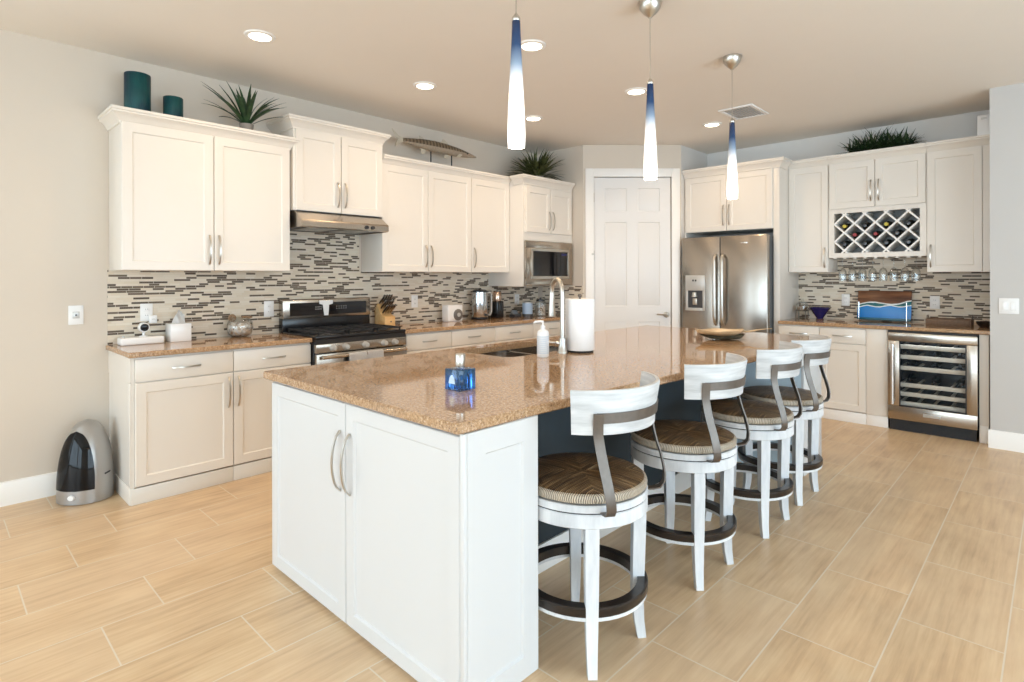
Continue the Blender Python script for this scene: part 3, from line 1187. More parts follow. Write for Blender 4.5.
# wall cabinets on the far wall
YU = 6.29
D2 = YF - 0.002 - YU
upper('tall narrow cream single-door wall cabinet beside the refrigerator cabinet', -2.028, YU, 0, 0.376, D2, 1.398, 2.465, [(0.0, 0.374, 'r')], 2.550, left=False, right=False)
tR = upper('tall wide cream single-door wall cabinet next to the plain wall', -0.852, YU, 0, 0.460, D2, 1.392, 2.462, [(0.0, 0.388, 'l')], 2.550, left=False, right=False)
MB().box(0.390, 0.460, -0.018, -0.0005, 1.392, 2.462).build('filler_strip', M['paint'], tR)

t = thing('wine_rack_cabinet', 'cream wall cabinet with two short doors over a diamond lattice wine rack', 'cabinet', (-1.650, YU, 0), 0)
W = 0.796
b = MB()
b.box(0.0, W, 0.0, D2, 2.010, 2.538)
b.box(0.0, 0.05, -0.012, D2, 1.585, 2.010).box(W - 0.05, W, -0.012, D2, 1.585, 2.010)
b.box(0.0, W, -0.012, D2, 1.540, 1.585)
b.box(0.05, W - 0.05, -0.012, 0.010, 1.975, 2.010)
b.build('body', M['paint'], t)
MB().box(0.05, W - 0.05, D2 - 0.02, D2 - 0.002, 1.585, 2.010).build('rack_back', M['rack_inside'], t)
add_door(t, 0.005, 0.396, 2.020, 2.465, 'r', 2.175, 0.20)
add_door(t, 0.399, W - 0.005, 2.020, 2.465, 'l', 2.175, 0.20)
crown(t, W, D2, 2.458, False, False)
ox0, ox1, oz0, oz1 = 0.05, W - 0.05, 1.585, 1.975
PX = (ox1 - ox0) / 4
ZC1 = oz1 - 0.105
b = MB()


def clipped_strip(b, px, pz, sgn, y0, y1, hw=0.0075):
    """45 degree strip through (px,pz) clipped to the rack opening"""
    lo, hi = -9.0, 9.0
    lo = max(lo, ox0 - px)
    hi = min(hi, ox1 - px)
    if sgn > 0:
        lo = max(lo, oz0 - pz)
        hi = min(hi, oz1 - pz)
    else:
        lo = max(lo, pz - oz1)
        hi = min(hi, pz - oz0)
    if hi - lo < 0.02:
        return
    q = hw * 0.7071
    a = (px + lo, pz + sgn * lo)
    c = (px + hi, pz + sgn * hi)
    nx, nz = (-sgn * q, q)
    b.prism([(a[0] - nx, a[1] - nz), (c[0] - nx, c[1] - nz), (c[0] + nx, c[1] + nz), (a[0] + nx, a[1] + nz)], y0, y1, 'y')


for k in range(-4, 9):
    nodex = ox0 + PX * k
    clipped_strip(b, nodex, ZC1, 1, -0.008, 0.26)
    clipped_strip(b, nodex, ZC1, -1, -0.0075, 0.2595)
b.build('lattice', M['trim'], t)
b = MB()
for k in range(9):
    x = 0.052 + (W - 0.104) * k / 8
    b.prism([(x - 0.010, 1.540), (x + 0.010, 1.540), (x + 0.010, 1.532), (x + 0.022, 1.528), (x - 0.022, 1.528), (x - 0.010, 1.532)], 0.0, D2 - 0.03, 'y')
b.build('stemware_rail', M['paint'], t)

# bottles in the rack
def wine_bottle(label, loc, cap, group, rot):
    t = thing('wine_bottle', label, 'bottle', loc, 0, group)
    MB().lathe([(0.0, 0.0), (0.034, 0.0), (0.037, 0.006), (0.037, 0.185), (0.030, 0.205), (0.016, 0.225), (0.0145, 0.245), (0.0, 0.245)], 18).build('bottle_body', M['bottle_dark'], t, (0, 0, 0), rot)
    MB().lathe([(0.0, 0.2452), (0.0150, 0.2455), (0.0155, 0.285), (0.0165, 0.287), (0.0165, 0.297), (0.0, 0.298)], 16).build('capsule', M[cap], t, (0, 0, 0), rot)
    return t


caps = {(0, 0): 'yellow', (0, 2): 'yellow', (1, 0): 'red', (1, 1): 'red'}
rowname = ['top row', 'middle row', 'bottom row']
ordn = ['first', 'second', 'third', 'fourth']
for r, n in ((0, 4), (1, 3), (2, 4)):
    zc = ZC1 - r * PX / 2
    for k in range(n):
        xc = ox0 + PX * (k + 0.5 + (0.5 if r == 1 else 0.0))
        zz = zc - PX / 2 + 0.0075 * 1.45 + 0.037 * 1.4142 + 0.0008
        wine_bottle('dark wine bottle in the lattice rack, %s from the fridge side, %s' % (ordn[k], rowname[r]),
                    (-1.650 + xc, YU + 0.293, zz), caps.get((r, k), 'black'), 'bottles in the lattice wine rack', (PI / 2, 0, 0))

# hanging glasses
g0 = None
for k in range(8):
    x = -1.650 + 0.052 + (W - 0.104) * (k + 0.5) / 8
    lab = '%s upside-down wine glass under the wine rack, counted from the refrigerator' % ['first', 'second', 'third', 'fourth', 'fifth', 'sixth', 'seventh', 'eighth'][k]
    if g0 is None:
        g0 = thing('wine_glass', lab, 'glass', (x, YU + 0.10, 1.533), 0, 'hanging wine glasses')
        MB().lathe([(0.0, 0.0025), (0.030, 0.0015), (0.031, 0.0), (0.006, -0.004), (0.0038, -0.012), (0.0036, -0.085), (0.007, -0.094), (0.0, -0.095)], 20).build('stem', M['glass'], g0)
        pr = [(0.004, -0.093), (0.022, -0.104), (0.034, -0.128), (0.037, -0.160), (0.034, -0.222)]
        MB().lathe(pr + [(max(0.001, r - 0.0016), z - (0.0015 if i == 0 else 0)) for i, (r, z) in reversed(list(enumerate(pr)))], 20, closed=True).build('bowl', M['glass'], g0)
    else:
        copy_thing(g0, (x, YU + 0.10, 1.533), 0, lab)

# base cabinets on the far wall
YB2 = 5.995
D3 = YF - 0.002 - YB2
base('white base cabinet with one drawer, tucked beside the refrigerator panel', -2.028, 0.372, [(0.0, 0.372, 'r')], [(0.0, 0.372)], rz=0, x=-2.028, depth=D3, toe='trim')
bpy.data.objects['base_cabinet.006'].location = (-2.028, YB2, 0)
t = base('white base cabinet with one drawer over one door, next to the wine cooler filler', -1.654, 0.388, [(0.0, 0.388, 'l')], [(0.0, 0.388)], rz=0, x=-1.654, depth=D3, toe='trim')
t.location = (-1.654, YB2, 0)
t = thing('filler_panel', 'plain white filler panel between the base cabinet and the wine cooler', 'panel', (-1.264, YB2, 0), 0)
MB().box(0.0, 0.166, -0.018, D3, 0.100, 0.879, 0.002).build('board', M['paint'], t)
MB().box(0.0, 0.166, -0.012, 0.0, 0.0, 0.098, 0.003).build('toe_board', M['trim'], t)
t = thing('end_filler', 'narrow white upright filler between the wine cooler and the plain wall', 'panel', (-0.466, YB2, 0), 0)
MB().box(0.0, 0.062, -0.018, D3, 0.0, 0.879, 0.002).build('board', M['paint'], t)
MB().box(0.003, 0.059, -0.024, -0.018, 0.0, 0.14, 0.002).build('toe_board', M['trim'], t)

# wine cooler
wc = thing('wine_cooler', 'under-counter stainless wine cooler with glass door and wooden shelves', 'wine cooler', (-1.092, 5.950, 0), 0)
CW = 0.618
b = MB()
b.box(0.0, 0.02, 0.05, 0.56, 0.10, 0.862).box(CW - 0.02, CW, 0.05, 0.56, 0.10, 0.862).box(0.02, CW - 0.02, 0.05, 0.56, 0.842, 0.862)
b.box(0.02, CW - 0.02, 0.05, 0.56, 0.10, 0.16).box(0.02, CW - 0.02, 0.54, 0.56, 0.16, 0.842)
b.build('cabinet_body', M['interior'], wc)
b = MB().box(0.01, CW - 0.01, 0.030, 0.08, 0.0, 0.098)
for k in range(9):
    b.box(0.05, CW - 0.05, 0.027, 0.030, 0.018 + 0.008 * k, 0.022 + 0.008 * k)
b.build('kick_grille', M['black_matte'], wc)
MB().box(0.0, CW, 0.004, 0.045, 0.864, 0.879).build('top_gap_strip', M['black_matte'], wc)
gx0, gx1, gz0, gz1 = 0.085, CW - 0.070, 0.218, 0.788
df = MB()
df.box(0.0, CW, 0.0, 0.045, 0.100, gz0, 0.004).box(0.0, CW, 0.0, 0.045, gz1, 0.862, 0.004)
df.box(0.0, gx0, 0.0, 0.045, gz0, gz1, 0.002).box(gx1, CW, 0.0, 0.045, gz0, gz1, 0.002)
df = df.build('door_frame', M['steel_h'], wc)
b = MB()
for (a0, a1, c0, c1) in ((gx0, gx1, gz0, gz0 + 0.008), (gx0, gx1, gz1 - 0.008, gz1), (gx0, gx0 + 0.008, gz0, gz1), (gx1 - 0.008, gx1, gz0, gz1)):
    b.box(a0, a1, -0.002, 0.006, c0, c1)
b.build('gasket', M['black_matte'], df)
MB().box(gx0 + 0.008, gx1 - 0.008, 0.004, 0.010, gz0 + 0.008, gz1 - 0.008).build('glass_pane', M['cooler_glass'], df)
b = MB()
b.cyl(0.011, 0.235, 0.765, (0.042, -0.048, 0), 14, bev=0.003)
for z in (0.255, 0.745):
    b.tube([(0.042, 0.0, z), (0.042, -0.048, z)], 0.009, 10)
b.build('door_handle', M['chrome'], df)
MB().box(0.255, 0.375, -0.005, 0.0, 0.150, 0.178, 0.002).build('badge', M['grey_plastic'], df)
MB().box(0.262, 0.368, -0.0058, -0.005, 0.158, 0.170).build('badge_plate', M['nickel'], df)
shz = (0.735, 0.645, 0.548, 0.399, 0.319, 0.236)
for z in shz:
    s = MB()
    s.box(0.03, CW - 0.03, 0.062, 0.085, z - 0.018, z + 0.018, 0.003)
    for k in range(5):
        s.box(0.06 + k * 0.12, 0.08 + k * 0.12, 0.085, 0.50, z - 0.010, z - 0.002)
    s.build('wooden_shelf', M['shelf_wood'], wc)
ld = bpy.data.lights.new('cooler_fill_light', 'AREA')  # light added inside the cooler to brighten its shelves
ld.shape = 'RECTANGLE'
ld.size, ld.size_y = 0.45, 0.03
ld.energy = 1.1
ld.color = (0.92, 0.96, 1.0)
o = bpy.data.objects.new('cooler_fill_light', ld)
COL.objects.link(o)
o.parent = wc
o.location = (CW / 2, 0.052, 0.835)
o.rotation_euler = (0.0, 0, 0)
wb = None
for zi, z in enumerate((0.645, 0.548, 0.399)):
    for k in range(3):
        lab = 'dark wine bottle in the cooler, %s from the hinge side, %s loaded shelf' % (['third', 'second', 'first'][k], ['top', 'middle', 'lowest'][zi])
        p = (-1.092 + 0.13 + 0.18 * k, 5.950 + 0.50, z - 0.002 + 0.0335)
        if wb is None:
            wb = thing('wine_bottle', lab, 'bottle', p, 0, 'bottles in the wine cooler')
            MB().lathe([(0.0, 0.0), (0.030, 0.0), (0.033, 0.006), (0.033, 0.185), (0.028, 0.205), (0.016, 0.225), (0.0145, 0.30), (0.0, 0.301)], 16).build('bottle_body', M['bottle_dark'], wb, (0, 0, 0), (PI / 2, 0, 0))
            MB().lathe([(0.0, 0.3015), (0.0155, 0.3012), (0.0158, 0.345), (0.0, 0.346)], 14).build('capsule', M['black'], wb, (0, 0, 0), (PI / 2, 0, 0))
        else:
            copy_thing(wb, p, 0, lab)

# ------------------------------------------------------------------ hood and range
t = thing('range_hood', 'slim stainless under-cabinet range hood with two dark knobs', 'range hood', (XL + 0.011, 1.972, 0), RL)
HW = 0.765
# local: x along Y, y into the wall (front is negative): y = -(X - wall)
pr = [(0.0, 1.868), (-0.340, 1.868), (-0.348, 1.864), (-0.455, 1.796), (-0.463, 1.784), (-0.465, 1.744), (-0.445, 1.737), (0.0, 1.737)]
b = MB()
bm = b.bm
lo = [bm.verts.new((0.0, p[0], p[1])) for p in pr]
hi = [bm.verts.new((HW, p[0], p[1])) for p in pr]
for i in range(len(pr)):
    j = (i + 1) % len(pr)
    if i == 6:
        continue
    bm.faces.new((lo[i], lo[j], hi[j], hi[i]))
bm.faces.new(lo[::-1])
bm.faces.new(hi)
b.build('hood_shell', M['steel_h'], t, angle=20)
b = MB()
b.box(0.006, HW - 0.006, -0.440, -0.004, 1.744, 1.752)
b.build('underside_plate', M['dark_plastic'], t)
b = MB()
for x in (0.10, 0.42):
    for k in range(10):
        b.box(x, x + 0.24, -0.38 + 0.03 * k, -0.362 + 0.03 * k, 1.738, 1.744)
b.build('grease_filter', M['nickel'], t)
for x in (0.10, HW - 0.12):
    MB().cyl(0.028, 1.739, 1.744, (x, -0.405, 0), 16).build('lamp_cover', M['white_glossy'], t)
for x in (0.555, 0.612):
    MB().lathe([(0.0, -0.477), (0.014, -0.476), (0.015, -0.4645), (0.0, -0.4645)], 16, (x, 0, 1.764), 'y').build('knob', M['black_matte'], t)

rg = thing('gas_range', 'stainless freestanding gas range with black cooktop and five knobs', 'range', (-3.925, 2.002, 0), RL)
RW, RD = 0.796, -3.925 - XL - 0.012
MB().box(0.0, RW, 0.015, RD, 0.05, 0.905, 0.003).build('body', M['black'], rg)
b = MB()
b.box(0.0, RW, -0.018, RD - 0.075, 0.905, 0.926, 0.006)
b.build('cooktop', M['black'], rg)
b = MB()
b.prism([(-0.020, 0.866), (0.012, 0.866), (0.012, 0.904), (-0.005, 0.904)], 0.0, RW, 'x')
b.build('front_rail', M['black'], rg)
b = MB().box(0.0, RW, -0.024, 0.012, 0.800, 0.865, 0.004)
b.build('control_panel', M['steel_h'], rg)
for x in (0.130, 0.235, 0.405, 0.575, 0.675):
    k = MB().lathe([(0.0, -0.066), (0.017, -0.065), (0.019, -0.058), (0.021, -0.036), (0.025, -0.030), (0.025, -0.024), (0.0, -0.024)], 20, (x, 0, 0.833), 'y')
    k.box(x - 0.003, x + 0.003, -0.072, -0.064, 0.818, 0.848, 0.001)
    k.build('knob', M['grey_plastic'], rg)
# grates over five burners
for gx in (0.03, 0.285, 0.54):
    b = MB()
    x0, x1, y0, y1 = gx, gx + 0.226, 0.012, RD - 0.10
    for (a0, a1, c0, c1) in ((x0, x1, y0, y0 + 0.012), (x0, x1, y1 - 0.012, y1), (x0, x0 + 0.012, y0, y1), (x1 - 0.012, x1, y0, y1),
                             ((x0 + x1) / 2 - 0.006, (x0 + x1) / 2 + 0.006, y0, y1), (x0, x1, (y0 + y1) / 2 - 0.006, (y0 + y1) / 2 + 0.006),
                             (x0, x1, y0 + 0.12, y0 + 0.132), (x0, x1, y1 - 0.132, y1 - 0.12)):
        b.box(a0, a1, c0, c1, 0.938, 0.950)
    for xx in (x0 + 0.002, x1 - 0.014):
        for yy in (y0 + 0.002, y1 - 0.014, (y0 + y1) / 2):
            b.box(xx, xx + 0.012, yy, yy + 0.012, 0.926, 0.938)
    b.build('grate', M['black_matte'], rg)
for x, y, r in ((0.143, 0.14, 0.045), (0.143, 0.38, 0.036), (0.398, 0.26, 0.05), (0.653, 0.14, 0.045), (0.653, 0.38, 0.036)):
    MB().lathe([(0.0, 0.937), (r * 0.8, 0.936), (r, 0.931), (r * 1.15, 0.926), (0.0, 0.926)], 20, (x, y, 0)).build('burner', M['dark_plastic'], rg)
bgx = MB()
bgx.box(0.0, RW, RD - 0.072, RD - 0.004, 0.905, 1.030, 0.002)
bgx.build('back_riser', M['black'], rg)
b = MB()
b.prism([(RD - 0.085, 1.026), (RD - 0.004, 1.026), (RD - 0.004, 1.180), (RD - 0.070, 1.180), (RD - 0.080, 1.172)], 0.0, RW, 'x', 0.003)
bgd = b.build('backguard', M['steel_h'], rg)
MB().box(0.055, RW - 0.045, RD - 0.0875, RD - 0.0835, 1.046, 1.150).build('display_glass', M['black_glass'], bgd)
b = MB()
for k in range(5):
    for r in range(2):
        b.box(0.27 + 0.012 * k, 0.276 + 0.012 * k, RD - 0.0882, RD - 0.0875, 1.092 + 0.018 * r, 1.097 + 0.018 * r)
        b.box(0.46 + 0.022 * k, 0.467 + 0.022 * k, RD - 0.0882, RD - 0.0875, 1.092 + 0.018 * r, 1.097 + 0.018 * r)
b.build('key_marks', M['grey_plastic'], bgd)
od = MB().box(0.004, RW - 0.004, -0.022, 0.014, 0.235, 0.792, 0.004).build('oven_door', M['steel_h'], rg)
MB().box(0.09, RW - 0.09, -0.025, -0.022, 0.33, 0.66).build('oven_window', M['black_glass'], od)
b = MB()
b.tube([(0.03, -0.066, 0.772), (RW - 0.03, -0.066, 0.772)], 0.013, 12)
for x in (0.05, RW - 0.05):
    b.tube([(x, -0.02, 0.772), (x, -0.066, 0.772)], 0.010, 8)
b.build('oven_handle', M['steel_h'], od)
MB().box(0.004, RW - 0.004, -0.020, 0.014, 0.06, 0.225, 0.004).build('storage_drawer', M['steel_h'], rg)

t = thing('paper_tag', 'white paper tag hanging over the range display', 'paper', (-3.925, 2.002, 0), RL)
b = MB()
yb = RD - 0.0898
b.prism([(0.305, 1.166), (0.305, 1.138), (0.335, 1.128), (0.348, 1.040), (0.385, 1.040), (0.392, 1.128), (0.425, 1.135), (0.425, 1.166)], yb - 0.002, yb + 0.0008, 'y')
b.build('sheet', M['paper'], t)


def towel(x0, x1, label, drop):
    t = thing('dish_towel', label, 'towel', (-3.925, 2.002, 0), RL, 'towels on the oven handle')
    b = MB()
    cy, cz, r = -0.066, 0.772, 0.0165
    path = [(cy - r, cz - drop)] + [(cy - r, cz - 0.08)] + [(cy + r * math.cos(a), cz + r * math.sin(a)) for a in [PI - PI * k / 8 for k in range(9)]] + [(cy + r, cz - 0.10), (cy + r * 0.9, cz - drop * 0.85)]
    bm = b.bm
    n = 12
    rows = []
    for j, (py, pz) in enumerate(path):
        row = []
        for i in range(n + 1):
            s = i / n
            wob = 0.003 * math.sin(s * 13 + x0 * 40) * (1 if j in (0, 1) else 0.0)
            row.append(bm.verts.new((x0 + (x1 - x0) * s, py + (-abs(wob) if py < cy else 0.0), pz)))
        rows.append(row)
    for a, c in zip(rows[:-1], rows[1:]):
        for i in range(n):
            bm.faces.new((a[i], a[i + 1], c[i + 1], c[i]))
    geo = bm.faces[:]
    bmesh.ops.solidify(bm, geom=geo, thickness=0.003)
    b.build('cloth', M['cloth'], t)


towel(0.235, 0.388, 'white dish towel on the oven handle, the wider one toward the near counter', 0.30)
towel(0.396, 0.535, 'white dish towel on the oven handle, the one toward the knife block', 0.27)

# ------------------------------------------------------------------ island
isl = thing('kitchen_island', 'white kitchen island base with two tall doors facing the camera', 'kitchen island', (0, 0, 0))
IX0, IX1, IY0, IY1 = -2.655, -1.278, 1.160, 4.545
KX = -1.725
b = MB()
b.box(IX0, IX0 + 0.02, IY0, IY1, 0.0, 0.879)                       # aisle side
b.box(IX0 + 0.02, IX1 - 0.04, IY0, IY0 + 0.02, 0.0, 0.879)          # door end
b.box(IX0 + 0.02, KX, 1.490, 1.510, 0.0, 0.70)                      # inner divider
b.box(IX0 + 0.02, -1.27, IY1 - 0.02, IY1, 0.0, 0.879)               # far end
b.box(KX, IX1 - 0.04, 1.470, 1.490, 0.0, 0.879)                     # back of the door end
b.build('body', M['white_paint'], isl)
b = MB()
b.box(KX - 0.02, KX, 1.490, 4.15, 0.0, 0.879)
b.build('knee_wall', M['slate'], isl, label='dark slate blue panel under the overhang')
b = MB()
b.box(KX, KX + 0.014, 1.490, 4.15, 0.0, 0.128, 0.003)
b.build('baseboard', M['trim'], isl)
# side panel at the door end
b = MB()
shaker(b, 0.0, 1.482 - IY0 + 0.004, 0.0, 0.878, th=0.02, rail=0.075)
b.build('end_panel', M['white_paint'], isl, (IX1 - 0.04, IY0 - 0.004, 0), (0, 0, RL), angle=25)
# far end pier
b = MB()
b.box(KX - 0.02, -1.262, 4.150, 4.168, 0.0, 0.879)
b.build('pier_face', M['blue_shade'], isl, label='end panel under the far overhang, blue shade put into its colour')
MB().box(-1.262, -1.244, 4.150, IY1, 0.0, 0.879, 0.002).build('pier_side', M['white_paint'], isl)
for x0, x1, s in ((IX0, -1.992, 'r'), (-1.989, IX1 - 0.042, 'l')):
    d = shaker(MB(), x0 - IX0 + 0.001, x1 - IX0 - 0.001, 0.016, 0.868, rail=0.055).build('door', M['white_paint'], isl, (IX0, IY0, 0), angle=25)
    hx = (x1 - IX0 - 0.034) if s == 'r' else (x0 - IX0 + 0.034)
    pull(MB(), hx, -0.02, 0.640, 0.235, True, 0.036).build('handle', M['nickel'], d)
MB().box(IX1 - 0.0415, IX1 - 0.022, IY0 - 0.019, IY0 - 0.0045, 0.0, 0.878, 0.003).build('corner_post', M['white_paint'], isl)

sx0, sx1, sy0, sy1 = -2.600, -2.165, 2.235, 3.020
hole = rounded([(sx0, sy0), (sx1, sy0), (sx1, sy1), (sx0, sy1)], [0.09, 0.09, 0.09, 0.09], 7)
edge = [(-1.300, 1.118), (-1.293, 1.49), (-1.278, 1.85), (-1.262, 2.2), (-1.245, 2.5), (-1.230, 2.8), (-1.221, 3.05), (-1.217, 3.35), (-1.213, 3.8), (-1.210, 4.598)]
out = rounded([(-2.716, 1.120)] + edge + [(-2.716, 4.600)], [0.02] + [0.02] + [0] * (len(edge) - 2) + [0.03] + [0.02])
counter('island_countertop', 'large polished tan granite island top with sink cut-out and breakfast overhang', out, 0.914, 0.034, hole)

sk = thing('kitchen_sink', 'undermount stainless double-bowl sink set in the island', 'sink', (0, 0, 0))


def bowl(x0, x1, y0, y1, zt, zb):
    b = MB()
    R = rounded([(x0, y0), (x1, y0), (x1, y1), (x0, y1)], [0.07] * 4, 6)
    c = Vector(((x0 + x1) / 2, (y0 + y1) / 2))
    bm = b.bm
    lev = [(1.0, zt), (0.985, zb + 0.03), (0.93, zb + 0.006), (0.85, zb)]
    V = [[bm.verts.new((c.x + (p[0] - c.x) * s, c.y + (p[1] - c.y) * s, z)) for p in R] for s, z in lev]
    V2 = [[bm.verts.new((c.x + (p[0] - c.x) * (s + 0.012), c.y + (p[1] - c.y) * (s + 0.012), z - 0.003)) for p in R] for s, z in lev]
    n = len(R)
    for S in (V, V2):
        for a, d in zip(S[:-1], S[1:]):
            for k in range(n):
                bm.faces.new((a[k], a[(k + 1) % n], d[(k + 1) % n], d[k]))
        bm.faces.new(S[-1])
    for k in range(n):
        bm.faces.new((V[0][k], V[0][(k + 1) % n], V2[0][(k + 1) % n], V2[0][k]))
    return b


bowl(sx0 - 0.006, sx1 + 0.006, sy0 - 0.006, 2.615, 0.8785, 0.68).build('basin', M['steel'], sk)
bowl(sx0 - 0.006, sx1 + 0.006, 2.640, sy1 + 0.006, 0.8785, 0.70).build('basin', M['steel'], sk)
MB().box(sx0 + 0.03, sx1 - 0.03, 2.615, 2.640, 0.845, 0.872, 0.008).build('divider', M['chrome'], sk)
for y, z in ((2.43, 0.681), (2.83, 0.701)):
    MB().lathe([(0.0, 0.003), (0.030, 0.003), (0.040, 0.0), (0.0, 0.0)], 18, (-2.38, y, z)).build('drain', M['chrome'], sk)

fc = thing('kitchen_faucet', 'tall gooseneck pull-down faucet beside the island sink', 'faucet', (-2.085, 2.595, 0.914), math.radians(155))
b = MB()
b.lathe([(0.030, 0.0005), (0.030, 0.008), (0.026, 0.014), (0.023, 0.05), (0.021, 0.085), (0.0, 0.087)], 20)
b.build('base', M['nickel'], fc)
b = MB()
pts = [(0, 0, 0.08), (0, 0, 0.20), (0, 0, 0.33)]
R_ = 0.072
pts += [(R_ - R_ * math.cos(PI * k / 10), 0, 0.345 + R_ * 1.15 * math.sin(PI * k / 10)) for k in range(11)]
b.tube(pts, 0.0135, 12)
b.build('gooseneck', M['nickel'], fc)
MB().lathe([(0.0, 0.20), (0.021, 0.201), (0.023, 0.215), (0.020, 0.26), (0.0155, 0.335), (0.014, 0.350), (0.0, 0.351)], 18, (2 * R_, 0, 0)).build('spray_head', M['nickel'], fc)
MB().tube([(0.0, 0.018, 0.055), (0.006, 0.040, 0.060)], 0.013, 10).tube([(0.006, 0.038, 0.060), (0.03, 0.066, 0.062), (0.062, 0.085, 0.066)], 0.0085, 10).build('lever', M['nickel'], fc)

sd = thing('soap_dispenser', 'white pump soap bottle standing in front of the sink faucet', 'soap dispenser', (-2.062, 2.395, 0.914), 0)
MB().lathe([(0.0, 0.0), (0.030, 0.0), (0.033, 0.004), (0.033, 0.130), (0.029, 0.142), (0.013, 0.152), (0.012, 0.158), (0.0, 0.158)], 24).build('bottle', M['white_plastic'], sd)
MB().lathe([(0.0, 0.1585), (0.0135, 0.1585), (0.0135, 0.172), (0.005, 0.174), (0.005, 0.190), (0.0, 0.191)], 16).tube([(0.004, 0.0, 0.194), (-0.012, -0.008, 0.196), (-0.036, -0.020, 0.193), (-0.044, -0.024, 0.186)], 0.0065, 8).build('pump', M['white_plastic'], sd)
b = MB()
for k in range(9):
    b.lathe([(0.0334, 0.020 + 0.011 * k), (0.0338, 0.022 + 0.011 * k), (0.0338, 0.026 + 0.011 * k), (0.0334, 0.028 + 0.011 * k), (0.0332, 0.024 + 0.011 * k)], 24, closed=True)
b.build('label_print', plain('pale_blue_print', (0.62, 0.68, 0.74), 0.5), sd)

pt = thing('paper_towel_holder', 'dark-based upright holder under the white paper towel roll', 'holder', (-2.045, 2.710, 0.914), 0)
MB().lathe([(0.0, 0.0), (0.078, 0.0), (0.080, 0.004), (0.076, 0.010), (0.010, 0.012), (0.0, 0.012)], 28).build('base', M['black_matte'], pt)
MB().cyl(0.006, 0.011, 0.323, seg=12).lathe([(0.0, 0.322), (0.010, 0.324), (0.013, 0.332), (0.009, 0.340), (0.0, 0.342)], 14).build('post', M['bronze_metal'], pt)
pr = thing('paper_towel_roll', 'large white paper towel roll standing beside the faucet', 'paper towel', (-2.045, 2.710, 0.914), 0)
MB().lathe([(0.022, 0.0125), (0.085, 0.0125), (0.0865, 0.016), (0.0865, 0.308), (0.085, 0.312), (0.022, 0.312)], 36, closed=True).build('roll', M['paper'], pr)
MB().lathe([(0.020, 0.013), (0.0218, 0.013), (0.0218, 0.3118), (0.020, 0.3118)], 20, closed=True).build('core', plain('card_core', (0.5, 0.4, 0.28), 0.8), pr)

pf = thing('blue_glass_bottle', 'square blue glass bottle with silver cap near the island corner', 'bottle', (-1.708, 1.482, 0.914), 0)
b = MB()
b.box(-0.043, 0.043, -0.043, 0.043, 0.0, 0.082, 0.003)
b.build('glass_body', M['blue_glass'], pf)
MB().box(-0.0445, 0.0445, -0.0445, 0.0445, 0.0002, 0.0080, 0.002).build('glass_foot', M['glass'], pf)
MB().lathe([(0.0, 0.082), (0.017, 0.082), (0.017, 0.092), (0.0, 0.092)], 20).build('neck', M['glass'], pf)
MB().lathe([(0.0, 0.092), (0.0195, 0.092), (0.020, 0.094), (0.020, 0.136), (0.018, 0.139), (0.0, 0.139)], 24).build('cap', M['nickel'], pf)
b = MB()
b.prism([(-0.020, 0.026), (0.020, 0.026), (0.014, 0.048), (0.004, 0.060), (-0.004, 0.060), (-0.014, 0.048)], -0.0436, -0.0431, 'y')
b.build('emblem', plain('frosted_mark', (0.62, 0.76, 0.86), 0.6), pf)

# leaf dish on the island
ds = thing('leaf_dish', 'carved leaf-shaped dish with curled tail on the far part of the island', 'dish', (-1.690, 3.930, 0.914), math.radians(46))
b = MB()
bm = b.bm
NU, NV = 16, 10
top, bot = [], []
for i in range(NU + 1):
    s = i / NU
    x = -0.205 + 0.335 * s
    hw = 0.118 * (math.sin(PI * min(1.0, s * 0.94 + 0.05)) ** 0.75)
    lift = 0.058 + 0.012 * (2 * s - 1) ** 2
    rt, rb = [], []
    for k in range(NV + 1):
        v = -1 + 2 * k / NV
        dep = 0.030 * (1 - v * v) * math.sin(PI * (0.08 + 0.84 * s))
        z = lift - dep + 0.004 * math.sin(9 * s + 3 * v)
        rt.append(bm.verts.new((x, v * hw, z + 0.006)))
        rb.append(bm.verts.new((x, v * hw * 0.97, max(0.0, z - 0.007 - 0.006 * (1 - abs(v))))))
    top.append(rt)
    bot.append(rb)
for i in range(NU):
    for k in range(NV):
        bm.faces.new((top[i][k], top[i + 1][k], top[i + 1][k + 1], top[i][k + 1]))
        bm.faces.new((bot[i][k], bot[i][k + 1], bot[i + 1][k + 1], bot[i + 1][k]))
    bm.faces.new((top[i][0], bot[i][0], bot[i + 1][0], top[i + 1][0]))
    bm.faces.new((top[i][NV], top[i + 1][NV], bot[i + 1][NV], bot[i][NV]))
for i in (0, NU):
    for k in range(NV):
        bm.faces.new((top[i][k], top[i][k + 1], bot[i][k + 1], bot[i][k]))
b.build('dish_bowl', M['gold_wood'], ds, angle=60)
MB().sweep([(-0.175, 0, 0.034), (-0.10, 0, 0.0225), (0.0, 0, 0.0205), (0.08, 0, 0.0225), (0.125, 0, 0.036)],
           [(0.092 * math.cos(2 * PI * k / 18), 0.020 * math.sin(2 * PI * k / 18)) for k in range(18)], up=(0, 0, 1), scales=[0.3, 0.85, 1.0, 0.85, 0.3]).build('underside', M['dish_dark'], ds)
MB().sweep([(0.110, 0, 0.056), (0.16, 0.0, 0.054), (0.23, 0.004, 0.066), (0.335, 0.010, 0.074)],
           [(0.030 * math.cos(2 * PI * k / 10), 0.007 * math.sin(2 * PI * k / 10)) for k in range(10)], up=(0, 0, 1), scales=[1.0, 0.8, 0.55, 0.2]).build('tail', M['gold_wood'], ds)

